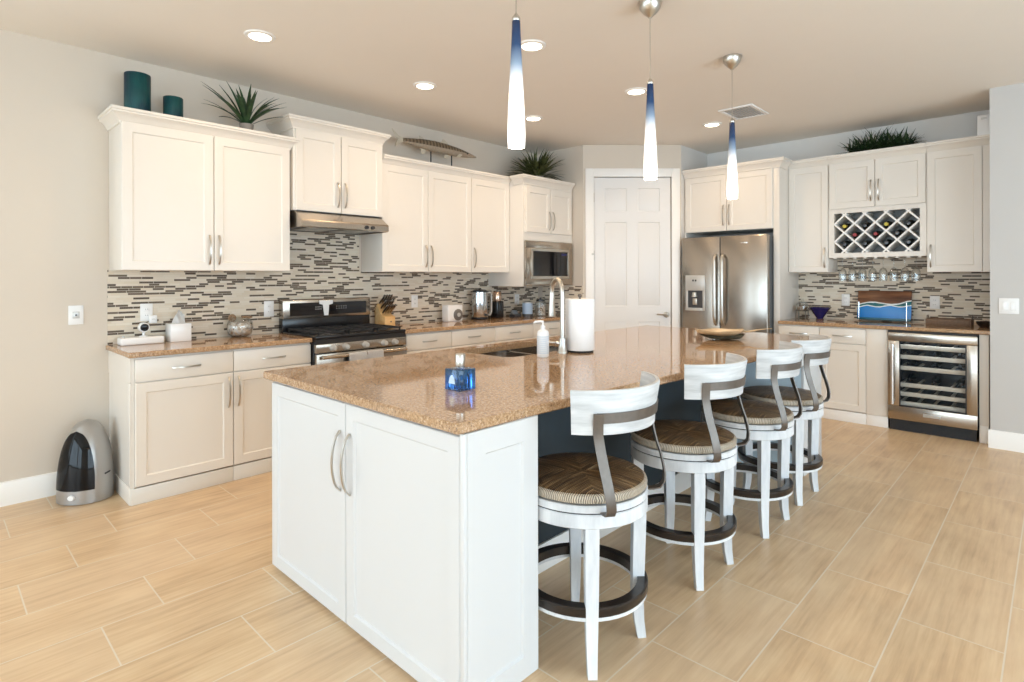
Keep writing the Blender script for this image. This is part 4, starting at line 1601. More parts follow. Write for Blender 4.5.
# ------------------------------------------------------------------ bar stools
def make_stool(label, loc, back):
    t = thing('bar_stool', label, 'bar stool', loc, 0, 'bar stools along the island')
    R = 0.240
    # legs on the corners
    for a in (45, 135, 225, 315):
        ca, sa = math.cos(math.radians(a)), math.sin(math.radians(a))
        prof = [(0.213, 0.556, 1.0), (0.213, 0.45, 1.0), (0.209, 0.30, 0.96), (0.206, 0.17, 0.88), (0.211, 0.07, 0.76), (0.222, 0.0, 0.66)]
        b = MB()
        b.bar([(r * ca, r * sa, z) for r, z, s in prof], 0.047, 0.047, up=(ca, sa, 0), scales=[s for r, z, s in prof])
        b.build('leg', M['whitewash'], t)
    MB().lathe([(0.190, 0.508), (R - 0.003, 0.508), (R, 0.511), (R, 0.553), (R - 0.004, 0.557), (0.190, 0.557)], 48, closed=True).build('apron', M['whitewash'], t)
    # foot ring
    fx, fy = -0.012, 0.012
    MB().lathe([(0.206, 0.203), (0.242, 0.203), (0.245, 0.207), (0.245, 0.232), (0.240, 0.236), (0.206, 0.236)], 48, (fx, fy, 0), closed=True).build('foot_ring', M['dark_wood'], t, label='dark brown wooden foot ring')
    MB().lathe([(0.208, 0.190), (0.241, 0.190), (0.241, 0.2028), (0.208, 0.2028)], 48, (fx, fy, 0), closed=True).build('ring_base', M['whitewash'], t)
    # swivelling part, turned to `back`
    rz = (0, 0, math.radians(back))
    MB().lathe([(0.0, 0.5582), (0.200, 0.5582), (0.200, 0.5624), (R + 0.001, 0.5624), (R + 0.001, 0.582), (R - 0.003, 0.586), (0.0, 0.586)], 48).build('swivel_ring', M['whitewash'], t, (0, 0, 0), rz)
    n = [(0.0, 0.588), (0.225, 0.587), (0.237, 0.594), (0.240, 0.606), (0.236, 0.618), (0.222, 0.626), (0.15, 0.632), (0.07, 0.632), (0.0, 0.626)]
    MB().lathe(n, 56).build('seat', M['rush'], t, (0, 0, 0), rz, label='woven brown rush seat')
    MB().lathe([(0.0, 0.5572), (0.2375, 0.5572), (0.2375, 0.5620), (0.2005, 0.5620), (0.2005, 0.5578), (0.0, 0.5578)], 40).build('swivel_bearing', M['black_matte'], t)
    # back board
    b = MB()
    bm = b.bm
    N, HA = 28, 64.0
    rings = []
    for i in range(N + 1):
        a = math.radians(-HA + 2 * HA * i / N)
        ring = []
        for rr, z in ((0.248, 0.832), (0.266, 0.832), (0.272, 0.90), (0.285, 0.975), (0.282, 0.982), (0.270, 0.982), (0.258, 0.90)):
            ring.append(bm.verts.new((rr * math.cos(a), rr * math.sin(a), z)))
        rings.append(ring)
    m = len(rings[0])
    for i in range(N):
        for k in range(m):
            bm.faces.new((rings[i][k], rings[i][(k + 1) % m], rings[i + 1][(k + 1) % m], rings[i + 1][k]))
    bm.faces.new(rings[0])
    bm.faces.new(rings[-1][::-1])
    b.build('back_board', M['whitewash_h'], t, (0, 0, 0), rz)
    # iron strap and uprights
    b = MB()
    rr = 0.2745
    ps = [(rr * math.cos(math.radians(a)), rr * math.sin(math.radians(a)), 0.888) for a in [-46 + 92 * i / 22 for i in range(23)]]
    b.bar(ps, 0.034, 0.005, up=None)
    bmesh.ops.delete(b.bm, geom=b.bm.verts[:], context='VERTS')
    for i in range(23):
        pass
    rings = []
    for i in range(23):
        a = math.radians(-46 + 92 * i / 22)
        rings.append([b.bm.verts.new((q * math.cos(a), q * math.sin(a), z)) for q, z in ((0.270, 0.871), (0.2755, 0.871), (0.2785, 0.906), (0.273, 0.906))])
    for i in range(22):
        for k in range(4):
            b.bm.faces.new((rings[i][k], rings[i][(k + 1) % 4], rings[i + 1][(k + 1) % 4], rings[i + 1][k]))
    b.bm.faces.new(rings[0])
    b.bm.faces.new(rings[-1][::-1])
    b.build('strap', M['bronze_metal'], t, (0, 0, 0), rz, label='dark iron strap across the back')
    for s in (-1, 1):
        a = math.radians(43 * s)
        ca, sa = math.cos(a), math.sin(a)
        pr = [(0.244, 0.565), (0.262, 0.566), (0.288, 0.572), (0.303, 0.592), (0.307, 0.620), (0.304, 0.650), (0.296, 0.690), (0.282, 0.735),
              (0.270, 0.785), (0.266, 0.83), (0.273, 0.870), (0.2795, 0.905)]
        b = MB()
        bm = b.bm
        rings = []
        for j, (r, z) in enumerate(pr):
            r0, z0 = pr[max(0, j - 1)]
            r1, z1 = pr[min(len(pr) - 1, j + 1)]
            L = math.hypot(r1 - r0, z1 - z0)
            nr, nz = (z1 - z0) / L, -(r1 - r0) / L
            a = math.radians(s * (38.0 + 7.0 * max(0.0, min(1.0, (z - 0.60) / 0.24))))
            ca, sa = math.cos(a), math.sin(a)
            ring = []
            for w, d in ((-0.017, -0.0025), (0.017, -0.0025), (0.017, 0.0025), (-0.017, 0.0025)):
                rr_, zz_ = r + nr * d, z + nz * d
                ring.append(bm.verts.new((rr_ * ca - w * sa, rr_ * sa + w * ca, zz_)))
            rings.append(ring)
        for i in range(len(rings) - 1):
            for k in range(4):
                bm.faces.new((rings[i][k], rings[i][(k + 1) % 4], rings[i + 1][(k + 1) % 4], rings[i + 1][k]))
        bm.faces.new(rings[0])
        bm.faces.new(rings[-1][::-1])
        b.build('upright', M['bronze_metal'], t, (0, 0, 0), rz, angle=60, label='curved dark iron upright')
    return t


SWIVEL = ('swivel_ring', 'seat', 'back_board', 'strap', 'upright')
stool = make_stool('whitewashed rush-seat bar stool nearest the camera, against the island door end', (-1.296, 1.730, 0), 3.0)
for loc, back, lab in (((-1.282, 2.495, 0), 3.0, 'second whitewashed rush-seat bar stool from the island door end'),
                       ((-1.258, 3.195, 0), 6.0, 'third whitewashed rush-seat bar stool from the island door end'),
                       ((-1.268, 3.765, 0), 5.0, 'rush-seat bar stool farthest along the island, nearest the wine cooler')):
    c = copy_thing(stool, loc, 0, lab)
    for ch in c.children:
        if ch.name.split('.')[0] in SWIVEL:
            ch.rotation_euler = (0, 0, math.radians(back))

# ------------------------------------------------------------------ things on the left counter
CT = 0.9142
t = thing('router_box', 'long low white box on the counter beside the tissue box', 'router', (-4.44, 1.030, CT), RL)
MB().box(-0.125, 0.125, -0.055, 0.055, 0.0, 0.048, 0.008, 3).build('housing', M['white_plastic'], t)
MB().cyl(0.008, 0.0, 0.010, (-0.10, 0, 0.048), 12).build('light_ring', M['grey_plastic'], t)
cmr = thing('security_camera', 'small white camera with round black lens standing on the low white box', 'camera', (-4.44, 1.045, CT + 0.0482), RL)
MB().lathe([(0.0, 0.0), (0.026, 0.0), (0.026, 0.004), (0.008, 0.010), (0.007, 0.034), (0.0, 0.034)], 20).build('stand', M['white_plastic'], cmr)
MB().lathe([(0.0, -0.024), (0.026, -0.024), (0.032, -0.018), (0.032, 0.018), (0.026, 0.026), (0.0, 0.026)], 24, (0, 0, 0.062), 'y').build('housing', M['white_plastic'], cmr)
MB().lathe([(0.0, -0.027), (0.024, -0.0265), (0.025, -0.0245), (0.0, -0.0245)], 24, (0, 0, 0.062), 'y').build('lens', M['black_glass'], cmr)

t = thing('tissue_box', 'white cube tissue box on the counter', 'tissue box', (-4.45, 1.258, CT), RL)
MB().box(-0.066, 0.066, -0.060, 0.060, 0.0, 0.125, 0.004).build('box', M['white_glossy'], t)
b = MB()
bm = b.bm
rows = []
for j in range(6):
    s = j / 5
    w = 0.040 * (1 - 0.55 * s) + 0.004
    row = []
    for i in range(9):
        u = i / 8
        row.append(bm.verts.new((-w + 2 * w * u + 0.012 * s, 0.010 * math.sin(u * 7 + j) * (0.4 + s), 0.1255 + 0.078 * s + 0.016 * s * math.sin(u * 5))))
    rows.append(row)
for a, c in zip(rows[:-1], rows[1:]):
    for i in range(8):
        bm.faces.new((a[i], a[i + 1], c[i + 1], c[i]))
bmesh.ops.solidify(bm, geom=bm.faces[:], thickness=0.0015)
b.build('tissue', M['paper'], t, angle=60)

t = thing('shell_jar', 'round glass jar filled with sea shells on the short counter', 'jar', (-4.44, 1.670, CT), 0)
pr_ = [(0.0, 0.0), (0.055, 0.0), (0.080, 0.020), (0.092, 0.060), (0.088, 0.105), (0.072, 0.132), (0.066, 0.145), (0.070, 0.152)]
inn = [(0.066, 0.152), (0.062, 0.145), (0.068, 0.130), (0.084, 0.104), (0.088, 0.060), (0.076, 0.022), (0.052, 0.005), (0.0, 0.005)]
MB().lathe(pr_ + inn, 32).build('glass_body', M['glass'], t)
b = MB()
b.lathe([(0.0, 0.0065), (0.050, 0.0065), (0.074, 0.024), (0.086, 0.060), (0.080, 0.090), (0.05, 0.098), (0.0, 0.100)], 24)
random.seed(3)
for k in range(46):
    a = random.uniform(0, 2 * PI)
    z = random.uniform(0.03, 0.105)
    r = random.uniform(0.2, 1.0) * (0.070 if z < 0.09 else 0.055)
    b.ball(random.uniform(0.009, 0.016), (r * math.cos(a), r * math.sin(a), z), 8, random.uniform(0.5, 1.0))
b.build('shells', M['shells'], t)['kind'] = 'stuff'
b = MB()
b.lathe([(0.0, -0.006), (0.026, -0.003), (0.030, 0.0), (0.026, 0.004), (0.0, 0.006)], 14, (-0.03, -0.045, 0.140), 'x')
b.tube(arc(0.02, 0.045, 0.030, 0, 360, 18, 0.145)[:-1], 0.007, 8, closed=True)
b.build('shell_trim', M['fabric_tan'], t)

# ------------------------------------------------------------------ things on the long counter
t = thing('knife_block', 'slanted pale wood knife block beside the range', 'knife block', (-4.40, 2.925, CT), RL)
b = MB()
# local x along the wall, y to the wall; block leans back toward the wall
b.prism([(-0.075, 0.0), (0.090, 0.0), (0.090, 0.150), (0.050, 0.205), (-0.010, 0.105), (-0.075, 0.090)], -0.055, 0.055, 'x', 0.003)
b.build('block', M['maple'], t)
MB().lathe([(0.0, -0.0765), (0.007, -0.0762), (0.008, -0.075), (0.0, -0.075)], 12, (0.01, 0, 0.045), 'y').build('stud', M['bronze_metal'], t)
kn = None
random.seed(11)
kdir = Vector((0, -0.78, 0.62)).normalized()
spots = []
for r in range(3):
    for c in range(4):
        spots.append((-0.039 + 0.026 * c, r))
kl = ['outer', 'second', 'third', 'inner']
for k, (x, r) in enumerate(spots):
    base_p = Vector((0, -0.008 + 0.026 * r, 0.118 + 0.043 * r))
    p = Vector((x, base_p.y - 0.012, base_p.z + 0.006))
    ang = math.atan2(-kdir.y, kdir.z)
    lab = 'steel-handled knife in the block, %s slot from the range, %s row' % (['first', 'second', 'third', 'fourth'][k % 4], ['front', 'middle', 'back'][r])
    w = Vector((-4.40 - p.y, 2.925 + p.x, CT + p.z))
    if kn is None:
        kn = thing('kitchen_knife', lab, 'knife', w, RL, 'knives in the block')
        MB().sweep([(0, 0, 0.0), (0, 0.002, 0.03), (0, 0.0, 0.075), (0, 0.004, 0.098), (0, 0.007, 0.108)], [(0.0085 * math.cos(2 * PI * q / 10), 0.0115 * math.sin(2 * PI * q / 10)) for q in range(10)], up=(0, 1, 0), scales=[0.85, 1.0, 0.95, 1.1, 0.7]).build('handle', M['steel'], kn, (0, 0, 0), (ang, 0, 0))
        MB().box(-0.0012, 0.0012, -0.010, 0.010, -0.012, 0.0).build('blade', M['chrome'], kn, (0, 0, 0), (ang, 0, 0))
        MB().ball(0.0075, (0, 0.006, 0.108), 10).build('pommel', M['black'], kn, (0, 0, 0), (ang, 0, 0))
    else:
        copy_thing(kn, w, RL, lab)

t = thing('timer_box', 'white countertop box with round grey dial beside the coffee brewer', 'countertop appliance', (-4.40, 3.715, CT), RL)
MB().box(-0.095, 0.095, -0.050, 0.050, 0.004, 0.165, 0.008, 3).box(-0.085, 0.085, -0.04, 0.04, 0.0, 0.004).build('housing', M['white_plastic'], t)
MB().lathe([(0.0, -0.062), (0.050, -0.060), (0.058, -0.054), (0.058, -0.050), (0.0, -0.050)], 28, (0.032, 0, 0.066), 'y').build('dial', plain('dial_grey', (0.16, 0.145, 0.13), 0.3), t)
MB().lathe([(0.0, -0.070), (0.020, -0.069), (0.021, -0.061), (0.0, -0.061)], 18, (0.032, 0, 0.066), 'y').build('knob', M['grey_plastic'], t)

t = thing('coffee_brewer', 'tall steel coffee urn with black lid and handle on the long counter', 'coffee maker', (-4.38, 4.075, CT), RL)
MB().lathe([(0.0, 0.0), (0.088, 0.0), (0.090, 0.006), (0.090, 0.022), (0.0, 0.022)], 30).build('base', M['black'], t)
MB().lathe([(0.0, 0.0222), (0.082, 0.0222), (0.086, 0.03), (0.084, 0.20), (0.078, 0.285), (0.0, 0.285)], 32).build('vessel', brushed('urn_steel', (0.62, 0.64, 0.66), 0.16, 2), t)
MB().lathe([(0.0, 0.2852), (0.080, 0.2852), (0.080, 0.300), (0.060, 0.312), (0.018, 0.316), (0.014, 0.328), (0.0, 0.330)], 28).build('lid', M['black'], t)
MB().bar([(0.074, -0.02, 0.275), (0.115, -0.03, 0.285), (0.128, -0.033, 0.255), (0.128, -0.033, 0.08), (0.112, -0.03, 0.045), (0.082, -0.02, 0.05)], 0.018, 0.024, up=(0, 1, 0)).build('handle', M['grey_plastic'], t)
MB().lathe([(0.0, -0.013), (0.013, -0.013), (0.013, 0.0), (0.0, 0.0)], 14, (0, -0.086, 0.05), 'y').build('tap', M['black'], t)

t = thing('coffee_grinder', 'black coffee grinder with copper-steel hopper next to the urn', 'coffee grinder', (-4.38, 4.330, CT), RL)
MB().box(-0.052, 0.052, -0.055, 0.055, 0.0, 0.185, 0.014, 3).build('base', M['black'], t)
MB().lathe([(0.0, 0.1852), (0.044, 0.1852), (0.047, 0.20), (0.047, 0.275), (0.040, 0.285), (0.0, 0.286)], 26).build('hopper', plain('rosy_steel', (0.66, 0.50, 0.40), 0.22, 1.0), t)
MB().lathe([(0.0, 0.2862), (0.041, 0.2862), (0.041, 0.295), (0.0, 0.297)], 22).build('lid', M['black'], t)

t = thing('charging_dock', 'small low grey dock on the counter beside the blue tin', 'charger', (-4.36, 4.595, CT), RL)
MB().box(-0.055, 0.055, -0.045, 0.045, 0.0, 0.030, 0.006).build('base', M['dark_plastic'], t)
MB().prism([(-0.012, 0.030), (0.034, 0.030), (0.034, 0.072), (0.020, 0.078)], -0.045, 0.045, 'x', 0.004).build('back_rest', plain('dock_grey', (0.20, 0.22, 0.24), 0.4), t)

t = thing('tin_canister', 'pale blue tin canister with dark base on the long counter', 'canister', (-4.30, 4.730, CT), 0)
MB().lathe([(0.0, 0.0), (0.060, 0.0), (0.060, 0.030), (0.0, 0.030)], 28).build('base', M['dark_plastic'], t)
MB().lathe([(0.0, 0.0302), (0.058, 0.0302), (0.058, 0.150), (0.0, 0.150)], 28).build('tin', M['canister_blue'], t)
MB().lathe([(0.0, 0.1502), (0.060, 0.1502), (0.060, 0.160), (0.054, 0.164), (0.0, 0.165)], 28).build('lid', M['grey_plastic'], t)

t = thing('pod_jar', 'clear glass jar of mixed dark and pale treats with black lid, beside the blue tin', 'jar', (-4.28, 4.930, CT), 0)
MB().lathe([(0.0, 0.0), (0.062, 0.0), (0.066, 0.006), (0.066, 0.150), (0.050, 0.168), (0.046, 0.168), (0.062, 0.148), (0.062, 0.008), (0.0, 0.006)], 28).build('glass_body', M['glass'], t)
b = MB()
b.cyl(0.056, 0.008, 0.115)
random.seed(5)
for k in range(40):
    a = random.uniform(0, 2 * PI)
    r = random.uniform(0.5, 1.0) * 0.048
    b.ball(0.0105, (r * math.cos(a), r * math.sin(a), random.uniform(0.022, 0.128)), 8)
b.build('treats', M['pods'], t)['kind'] = 'stuff'
MB().lathe([(0.0, 0.1685), (0.052, 0.1685), (0.052, 0.184), (0.030, 0.190), (0.012, 0.192), (0.012, 0.208), (0.0, 0.210)], 24).build('lid', M['black'], t)


# ------------------------------------------------------------------ outlets and switches
def plate(name, label, loc, rz, kind, w=0.075, h=0.120):
    t = thing(name, label, 'switch' if 'switch' in name or 'panel' in name else 'outlet', loc, rz, 'wall plates')
    MB().box(-w / 2, w / 2, -0.007, -0.0003, -h / 2, h / 2, 0.003).build('cover_plate', M['white_plastic'], t)
    if kind == 'outlet':
        for z in (0.021, -0.021):
            s = MB().box(-0.017, 0.017, -0.0085, -0.007, z - 0.014, z + 0.014, 0.002).build('socket', M['white_glossy'], t)
            b = MB()
            for x in (-0.006, 0.006):
                b.box(x - 0.001, x + 0.001, -0.0088, -0.0085, z - 0.004, z + 0.005)
            b.build('slot', M['dark_plastic'], s)
    elif kind == 'rocker':
        for k in range(round(w / 0.06) if w > 0.09 else 1):
            x = 0.0 if w < 0.09 else (-0.025 + 0.05 * k)
            MB().box(x - 0.016, x + 0.016, -0.0100, -0.007, -0.033, 0.033, 0.002).build('rocker', M['white_glossy'], t)
    elif kind == 'jack':
        MB().box(-0.018, 0.018, -0.010, -0.007, -0.022, 0.022, 0.002).build('insert', M['grey_plastic'], t)
        MB().cyl(0.006, -0.013, -0.010, (0, 0, 0), 12, 'y').build('button', M['dark_plastic'], t)
    return t


XW = XL + 0.008
plate('wall_jack_panel', 'white square wall plate on the bare beige wall left of the cabinets', (XL, 0.694, 1.120), RL, 'jack', 0.078, 0.122)
o1 = plate('wall_outlet', 'white outlet on the mosaic above the low white box', (XW, 1.083, 1.120), RL, 'outlet')
plate('wall_outlet', 'white outlet on the mosaic just left of the range', (XW, 1.925, 1.108), RL, 'outlet', 0.078, 0.125)
plate('wall_outlet', 'white outlet on the mosaic right of the knife block', (XW, 3.345, 1.122), RL, 'outlet')
plate('wall_outlet', 'white outlet on the mosaic under the microwave', (XW, 4.80, 1.098), RL, 'outlet')
plate('wall_outlet', 'white outlet on the grey mosaic between the blue bowl and cutting board', (-1.578, YF - 0.008, 1.113), 0, 'outlet')
plate('wall_outlet', 'white outlet on the grey mosaic above the wicker tray', (-0.836, YF - 0.008, 1.110), 0, 'outlet')
plate('light_switch_panel', 'white double rocker light switch on the plain wall right of the wine cooler', (-0.277, 5.87, 1.122), 0, 'rocker', 0.120, 0.122)
ad = thing('power_adapter', 'white plug-in adapter in the outlet above the low white box', 'adapter', (XW, 1.090, 1.100), RL)
MB().box(0.004, 0.050, -0.036, -0.0092, -0.055, 0.000, 0.005).build('housing', M['white_plastic'], ad)
MB().box(0.018, 0.036, -0.0375, -0.036, -0.030, -0.024).build('mark', M['grey_plastic'], ad)

# ------------------------------------------------------------------ things on the far counter
t = thing('dried_pod_jar', 'small glass jar of brown dried pods in a wire stand', 'jar', (-1.935, 6.40, CT), 0)
b = MB()
for a in (45, 135, 225, 315):
    ca, sa = math.cos(math.radians(a)), math.sin(math.radians(a))
    b.tube([(0.066 * ca, 0.066 * sa, 0.0025), (0.064 * ca, 0.064 * sa, 0.088)], 0.0035, 8)
b.tube(arc(0, 0, 0.062, 0, 360, 24, 0.085)[:-1], 0.0035, 8, closed=True)
b.build('wire_stand', M['bronze_metal'], t)
MB().lathe([(0.0, 0.076), (0.052, 0.078), (0.057, 0.090), (0.057, 0.150), (0.050, 0.165), (0.047, 0.165), (0.053, 0.148), (0.053, 0.092), (0.0, 0.082)], 24).build('glass_body', M['glass'], t)
b = MB()
b.lathe([(0.0, 0.083), (0.046, 0.092), (0.048, 0.128), (0.0, 0.133)], 18)
random.seed(9)
for k in range(30):
    a = random.uniform(0, 2 * PI)
    r = random.uniform(0.4, 1.0) * 0.040
    b.ball(0.010, (r * math.cos(a), r * math.sin(a), random.uniform(0.095, 0.137)), 8)
b.build('pods', M['fabric_tan'], t)['kind'] = 'stuff'
MB().lathe([(0.0, 0.1655), (0.049, 0.1655), (0.049, 0.172), (0.012, 0.180), (0.018, 0.196), (0.012, 0.210), (0.0, 0.212)], 20).build('glass_lid', M['glass'], t)

t = thing('blue_bowl', 'small deep cobalt blue bowl on the far counter', 'bowl', (-1.760, 6.38, CT), 0)
MB().lathe([(0.0, 0.0), (0.034, 0.0), (0.036, 0.006), (0.030, 0.016), (0.055, 0.055), (0.085, 0.100), (0.102, 0.122), (0.098, 0.123), (0.080, 0.100), (0.048, 0.054), (0.020, 0.020), (0.0, 0.017)], 32).build('bowl_body', M['navy_glass'], t)
MB().lathe([(0.0355, 0.0005), (0.037, 0.004), (0.031, 0.0145), (0.030, 0.008)], 24, closed=True).build('foot', plain('brown_foot', (0.12, 0.05, 0.03), 0.4), t)

tilt = math.radians(-9)
t = thing('cutting_board', 'walnut cutting board with blue resin waves leaning on the mosaic', 'cutting board', (-1.230, 6.512, CT + 0.012), 0)
MB().box(-0.224, 0.224, -0.010, 0.010, 0.0, 0.290, 0.004).build('board', M['board'], t, (0, 0, 0), (tilt, 0, 0))
for x, lab in ((-0.205, 'thin metal easel under the fridge-side end of the cutting board'), (0.190, 'thin metal easel under the wall-side end of the cutting board')):
    e = thing('display_easel', lab, 'easel', (-1.230 + x, 6.512, CT), 0, 'easels holding the cutting board')
    b = MB()
    b.tube([(0, -0.022, 0.19), (0, -0.026, 0.10), (0, -0.030, 0.012), (0, -0.030, 0.0045), (0, 0.02, 0.0045), (0, 0.06, 0.0045)], 0.0035, 8)
    b.tube([(0, 0.06, 0.0045), (0, 0.072, 0.05), (0, 0.066, 0.12)], 0.0035, 8)
    b.build('wire_frame', M['chrome'], e)

t = thing('wicker_tray', 'low brown wicker tray at the wall end of the far counter', 'tray', (-0.700, 6.36, CT), 0)
b = MB()
b.box(-0.16, 0.16, -0.11, 0.11, 0.0, 0.008, 0.002)
for x in (-0.16, 0.148):
    b.box(x, x + 0.012, -0.11, 0.11, 0.008, 0.062, 0.003)
for y in (-0.11, 0.098):
    b.box(-0.148, 0.148, y, y + 0.012, 0.008, 0.062, 0.003)
b.build('woven_body', M['wicker'], t)
for x in (-0.158, 0.158):
    MB().tube([(x, -0.04, 0.060), (x, -0.034, 0.088), (x, 0.034, 0.088), (x, 0.04, 0.060)], 0.004, 8).build('handle', M['bronze_metal'], t)
t = thing('dark_dish', 'small dark bowl of dark pebbles beside the wicker tray', 'bowl', (-0.460, 6.36, CT), 0)
MB().lathe([(0.0, 0.0), (0.030, 0.0), (0.052, 0.028), (0.058, 0.048), (0.054, 0.048), (0.046, 0.028), (0.0, 0.008)], 24).build('bowl_body', M['dark_wood'], t)
b = MB()
random.seed(4)
b.lathe([(0.0, 0.012), (0.042, 0.028), (0.046, 0.040), (0.0, 0.046)], 16)
for k in range(14):
    a = random.uniform(0, 2 * PI)
    r = random.uniform(0, 0.038)
    b.ball(0.011, (r * math.cos(a), r * math.sin(a), 0.046), 8)
b.build('pebbles', plain('dark_pebbles', (0.05, 0.03, 0.02), 0.4, vary=0.6, scale=60), t)['kind'] = 'stuff'

# ------------------------------------------------------------------ the bin by the left wall
bn = thing('trash_can', 'silver egg-shaped bin with glossy black front on the floor by the left wall', 'bin', (-4.335, 0.708, 0.0), math.radians(44))
# local frame: x across, -y is the front
b = MB()
bm = b.bm
HB, NB, SB = 0.480, 22, 36
def bin_half(z):
    s = z / HB
    w = 0.157 * (1 - s ** 2.5) ** 0.5 * (1.0 - 0.04 * (1 - s)) if s < 1 else 0.0
    return w
rings = []
for i in range(NB):
    z = HB * (i / NB) ** 0.9
    w = bin_half(z)
    d = w * 0.78 + 0.012
    yc = 0.018 * (z / HB)
    rings.append([bm.verts.new((w * math.cos(2 * PI * k / SB), yc + d * math.sin(2 * PI * k / SB), z + 0.004)) for k in range(SB)])
topv = bm.verts.new((0, 0.018, HB + 0.004))
for a, c in zip(rings[:-1], rings[1:]):
    for k in range(SB):
        bm.faces.new((a[k], a[(k + 1) % SB], c[(k + 1) % SB], c[k]))
for k in range(SB):
    bm.faces.new((rings[-1][k], rings[-1][(k + 1) % SB], topv))
bm.faces.new(rings[0][::-1])
b.build('shell', M['silver'], bn, angle=60)
b = MB()
bm = b.bm
cols = []
NZ, NX = 22, 18
def front_y(x, z):
    w = bin_half(z)
    d = w * 0.78 + 0.012
    q = max(0.0, 1 - (x / max(w, 1e-4)) ** 2)
    return 0.018 * (z / HB) - d * math.sqrt(q)
for i in range(NZ + 1):
    z = 0.080 + 0.342 * i / NZ
    s = (z - 0.080) / 0.342
    half = min(0.122 * (1 - s ** 2.2) ** 0.5 + 0.0015, bin_half(z) * 0.93)
    row = []
    for k in range(NX + 1):
        x = half * (-1 + 2 * k / NX)
        row.append(bm.verts.new((x - 0.006, front_y(x - 0.006, z) - 0.003, z + 0.004)))
    cols.append(row)
for a, c in zip(cols[:-1], cols[1:]):
    for k in range(NX):
        bm.faces.new((a[k], a[k + 1], c[k + 1], c[k]))
bmesh.ops.solidify(bm, geom=bm.faces[:], thickness=0.006)
b.build('front_cover', M['black_glass'], bn, angle=60)
b = MB()
b.lathe([(0.0, -0.006), (0.014, -0.005), (0.016, 0.004), (0.0, 0.005)], 18, (0.012, front_y(0.012, 0.045) - 0.004, 0.047), 'y', sx=1.3)
b.build('button', M['white_plastic'], bn)
MB().lathe([(0.0, 0.0), (0.128, 0.0), (0.130, 0.004), (0.0, 0.006)], 32, sy=0.8).build('foot', M['black_matte'], bn)
MB().bar([(0.137, -0.030, 0.16), (0.143, 0.0, 0.165), (0.138, 0.03, 0.16)], 0.012, 0.010, up=(0, 0, 1)).build('grip', M['black_matte'], bn)


# ------------------------------------------------------------------ on top of the cabinets
TOPL = 2.4035
t = thing('vase', 'taller dark teal cylinder vase on top of the cabinet', 'vase', (-4.37, 0.997, TOPL), 0, 'teal vases')
MB().lathe([(0.0, 0.0), (0.072, 0.0), (0.075, 0.004), (0.075, 0.286), (0.073, 0.290), (0.070, 0.288), (0.070, 0.010), (0.0, 0.008)], 36).build('vase_body', M['teal'], t)
t = thing('vase', 'shorter dark teal cylinder vase on top of the cabinet', 'vase', (-4.37, 1.206, TOPL), 0, 'teal vases')
MB().lathe([(0.0, 0.0), (0.057, 0.0), (0.060, 0.004), (0.060, 0.181), (0.058, 0.185), (0.055, 0.183), (0.055, 0.010), (0.0, 0.008)], 36).build('vase_body', M['teal'], t)


def blade(b, base_, az, elev, length, width, droop, n=8, twist=0.0):
    """one curved, folded leaf"""
    bm = b.bm
    p = Vector(base_)
    e = elev
    rows = []
    h = Vector((math.cos(az), math.sin(az), 0))
    side = Vector((-math.sin(az + twist), math.cos(az + twist), 0))
    for i in range(n + 1):
        s = i / n
        w = width * (0.55 + 1.5 * s - 2.05 * s * s) if s < 1 else 0.0
        w = max(w, 0.0008)
        d = h * math.cos(e) + Vector((0, 0, 1)) * math.sin(e)
        nn = side.cross(d).normalized()
        rows.append([bm.verts.new(p - side * w * 0.5 - nn * (w * 0.16)), bm.verts.new(p + nn * 0.0), bm.verts.new(p + side * w * 0.5 - nn * (w * 0.16)), bm.verts.new(p - nn * (w * 0.10 + 0.0012))])
        p = p + d * (length / n)
        e -= droop / n
    for a, c in zip(rows[:-1], rows[1:]):
        for k in range(4):
            bm.faces.new((a[k], a[(k + 1) % 4], c[(k + 1) % 4], c[k]))
    bm.faces.new(rows[0])
    bm.faces.new(rows[-1][::-1])


def plant(label, loc, mat, leaves, pot_r, pot_h, cat='plant', rz=0.0):
    t = thing('potted_plant', label, cat, loc, rz, 'plants on top of the cabinets')
    MB().lathe([(0.0, 0.0), (pot_r * 0.8, 0.0), (pot_r, pot_h), (pot_r * 0.9, pot_h), (pot_r * 0.85, pot_h * 0.8), (0.0, pot_h * 0.8)], 24).build('pot', plain('grey_pot', (0.22, 0.20, 0.18), 0.6), t)
    b = MB()
    for a in leaves:
        blade(b, *a)
    b.build('foliage', M[mat], t, angle=80)
    return t


random.seed(21)
lv = []
for k in range(26):
    az = k * 2.399963 + random.uniform(-0.2, 0.2)
    el = math.radians(random.uniform(55, 86) if k % 2 else random.uniform(34, 60))
    lv.append(((0.014 * math.cos(az), 0.014 * math.sin(az), 0.055), az, el, random.uniform(0.27, 0.345), random.uniform(0.030, 0.040), random.uniform(0.35, 1.0)))
for az, el, L in ((-1.75, 1.00, 0.40), (-1.42, 0.86, 0.38), (1.55, 0.86, 0.36), (1.45, 0.62, 0.34), (1.75, 1.0, 0.33)):
    lv.append(((0.01 * math.cos(az), 0.01 * math.sin(az), 0.055), az, el, L, 0.032, 0.55))
plant('spiky agave-like plant on top of the cabinet beside the teal vases', (-4.27, 1.655, TOPL), 'leaf', lv, 0.05, 0.07)

random.seed(31)
lv = []
for k in range(170):
    az = random.uniform(0, 2 * PI)
    r = 0.07 * math.sqrt(random.random())
    lv.append(((r * math.cos(az), r * math.sin(az), 0.085), az + random.uniform(-0.5, 0.5), math.radians(random.uniform(10, 88)), random.uniform(0.24, 0.35), random.uniform(0.026, 0.040), random.uniform(0.3, 1.0), 6))
plant('bushy olive green plant on top of the microwave cabinet', (-4.22, 4.80, 2.3910), 'leaf_olive', lv, 0.075, 0.10)

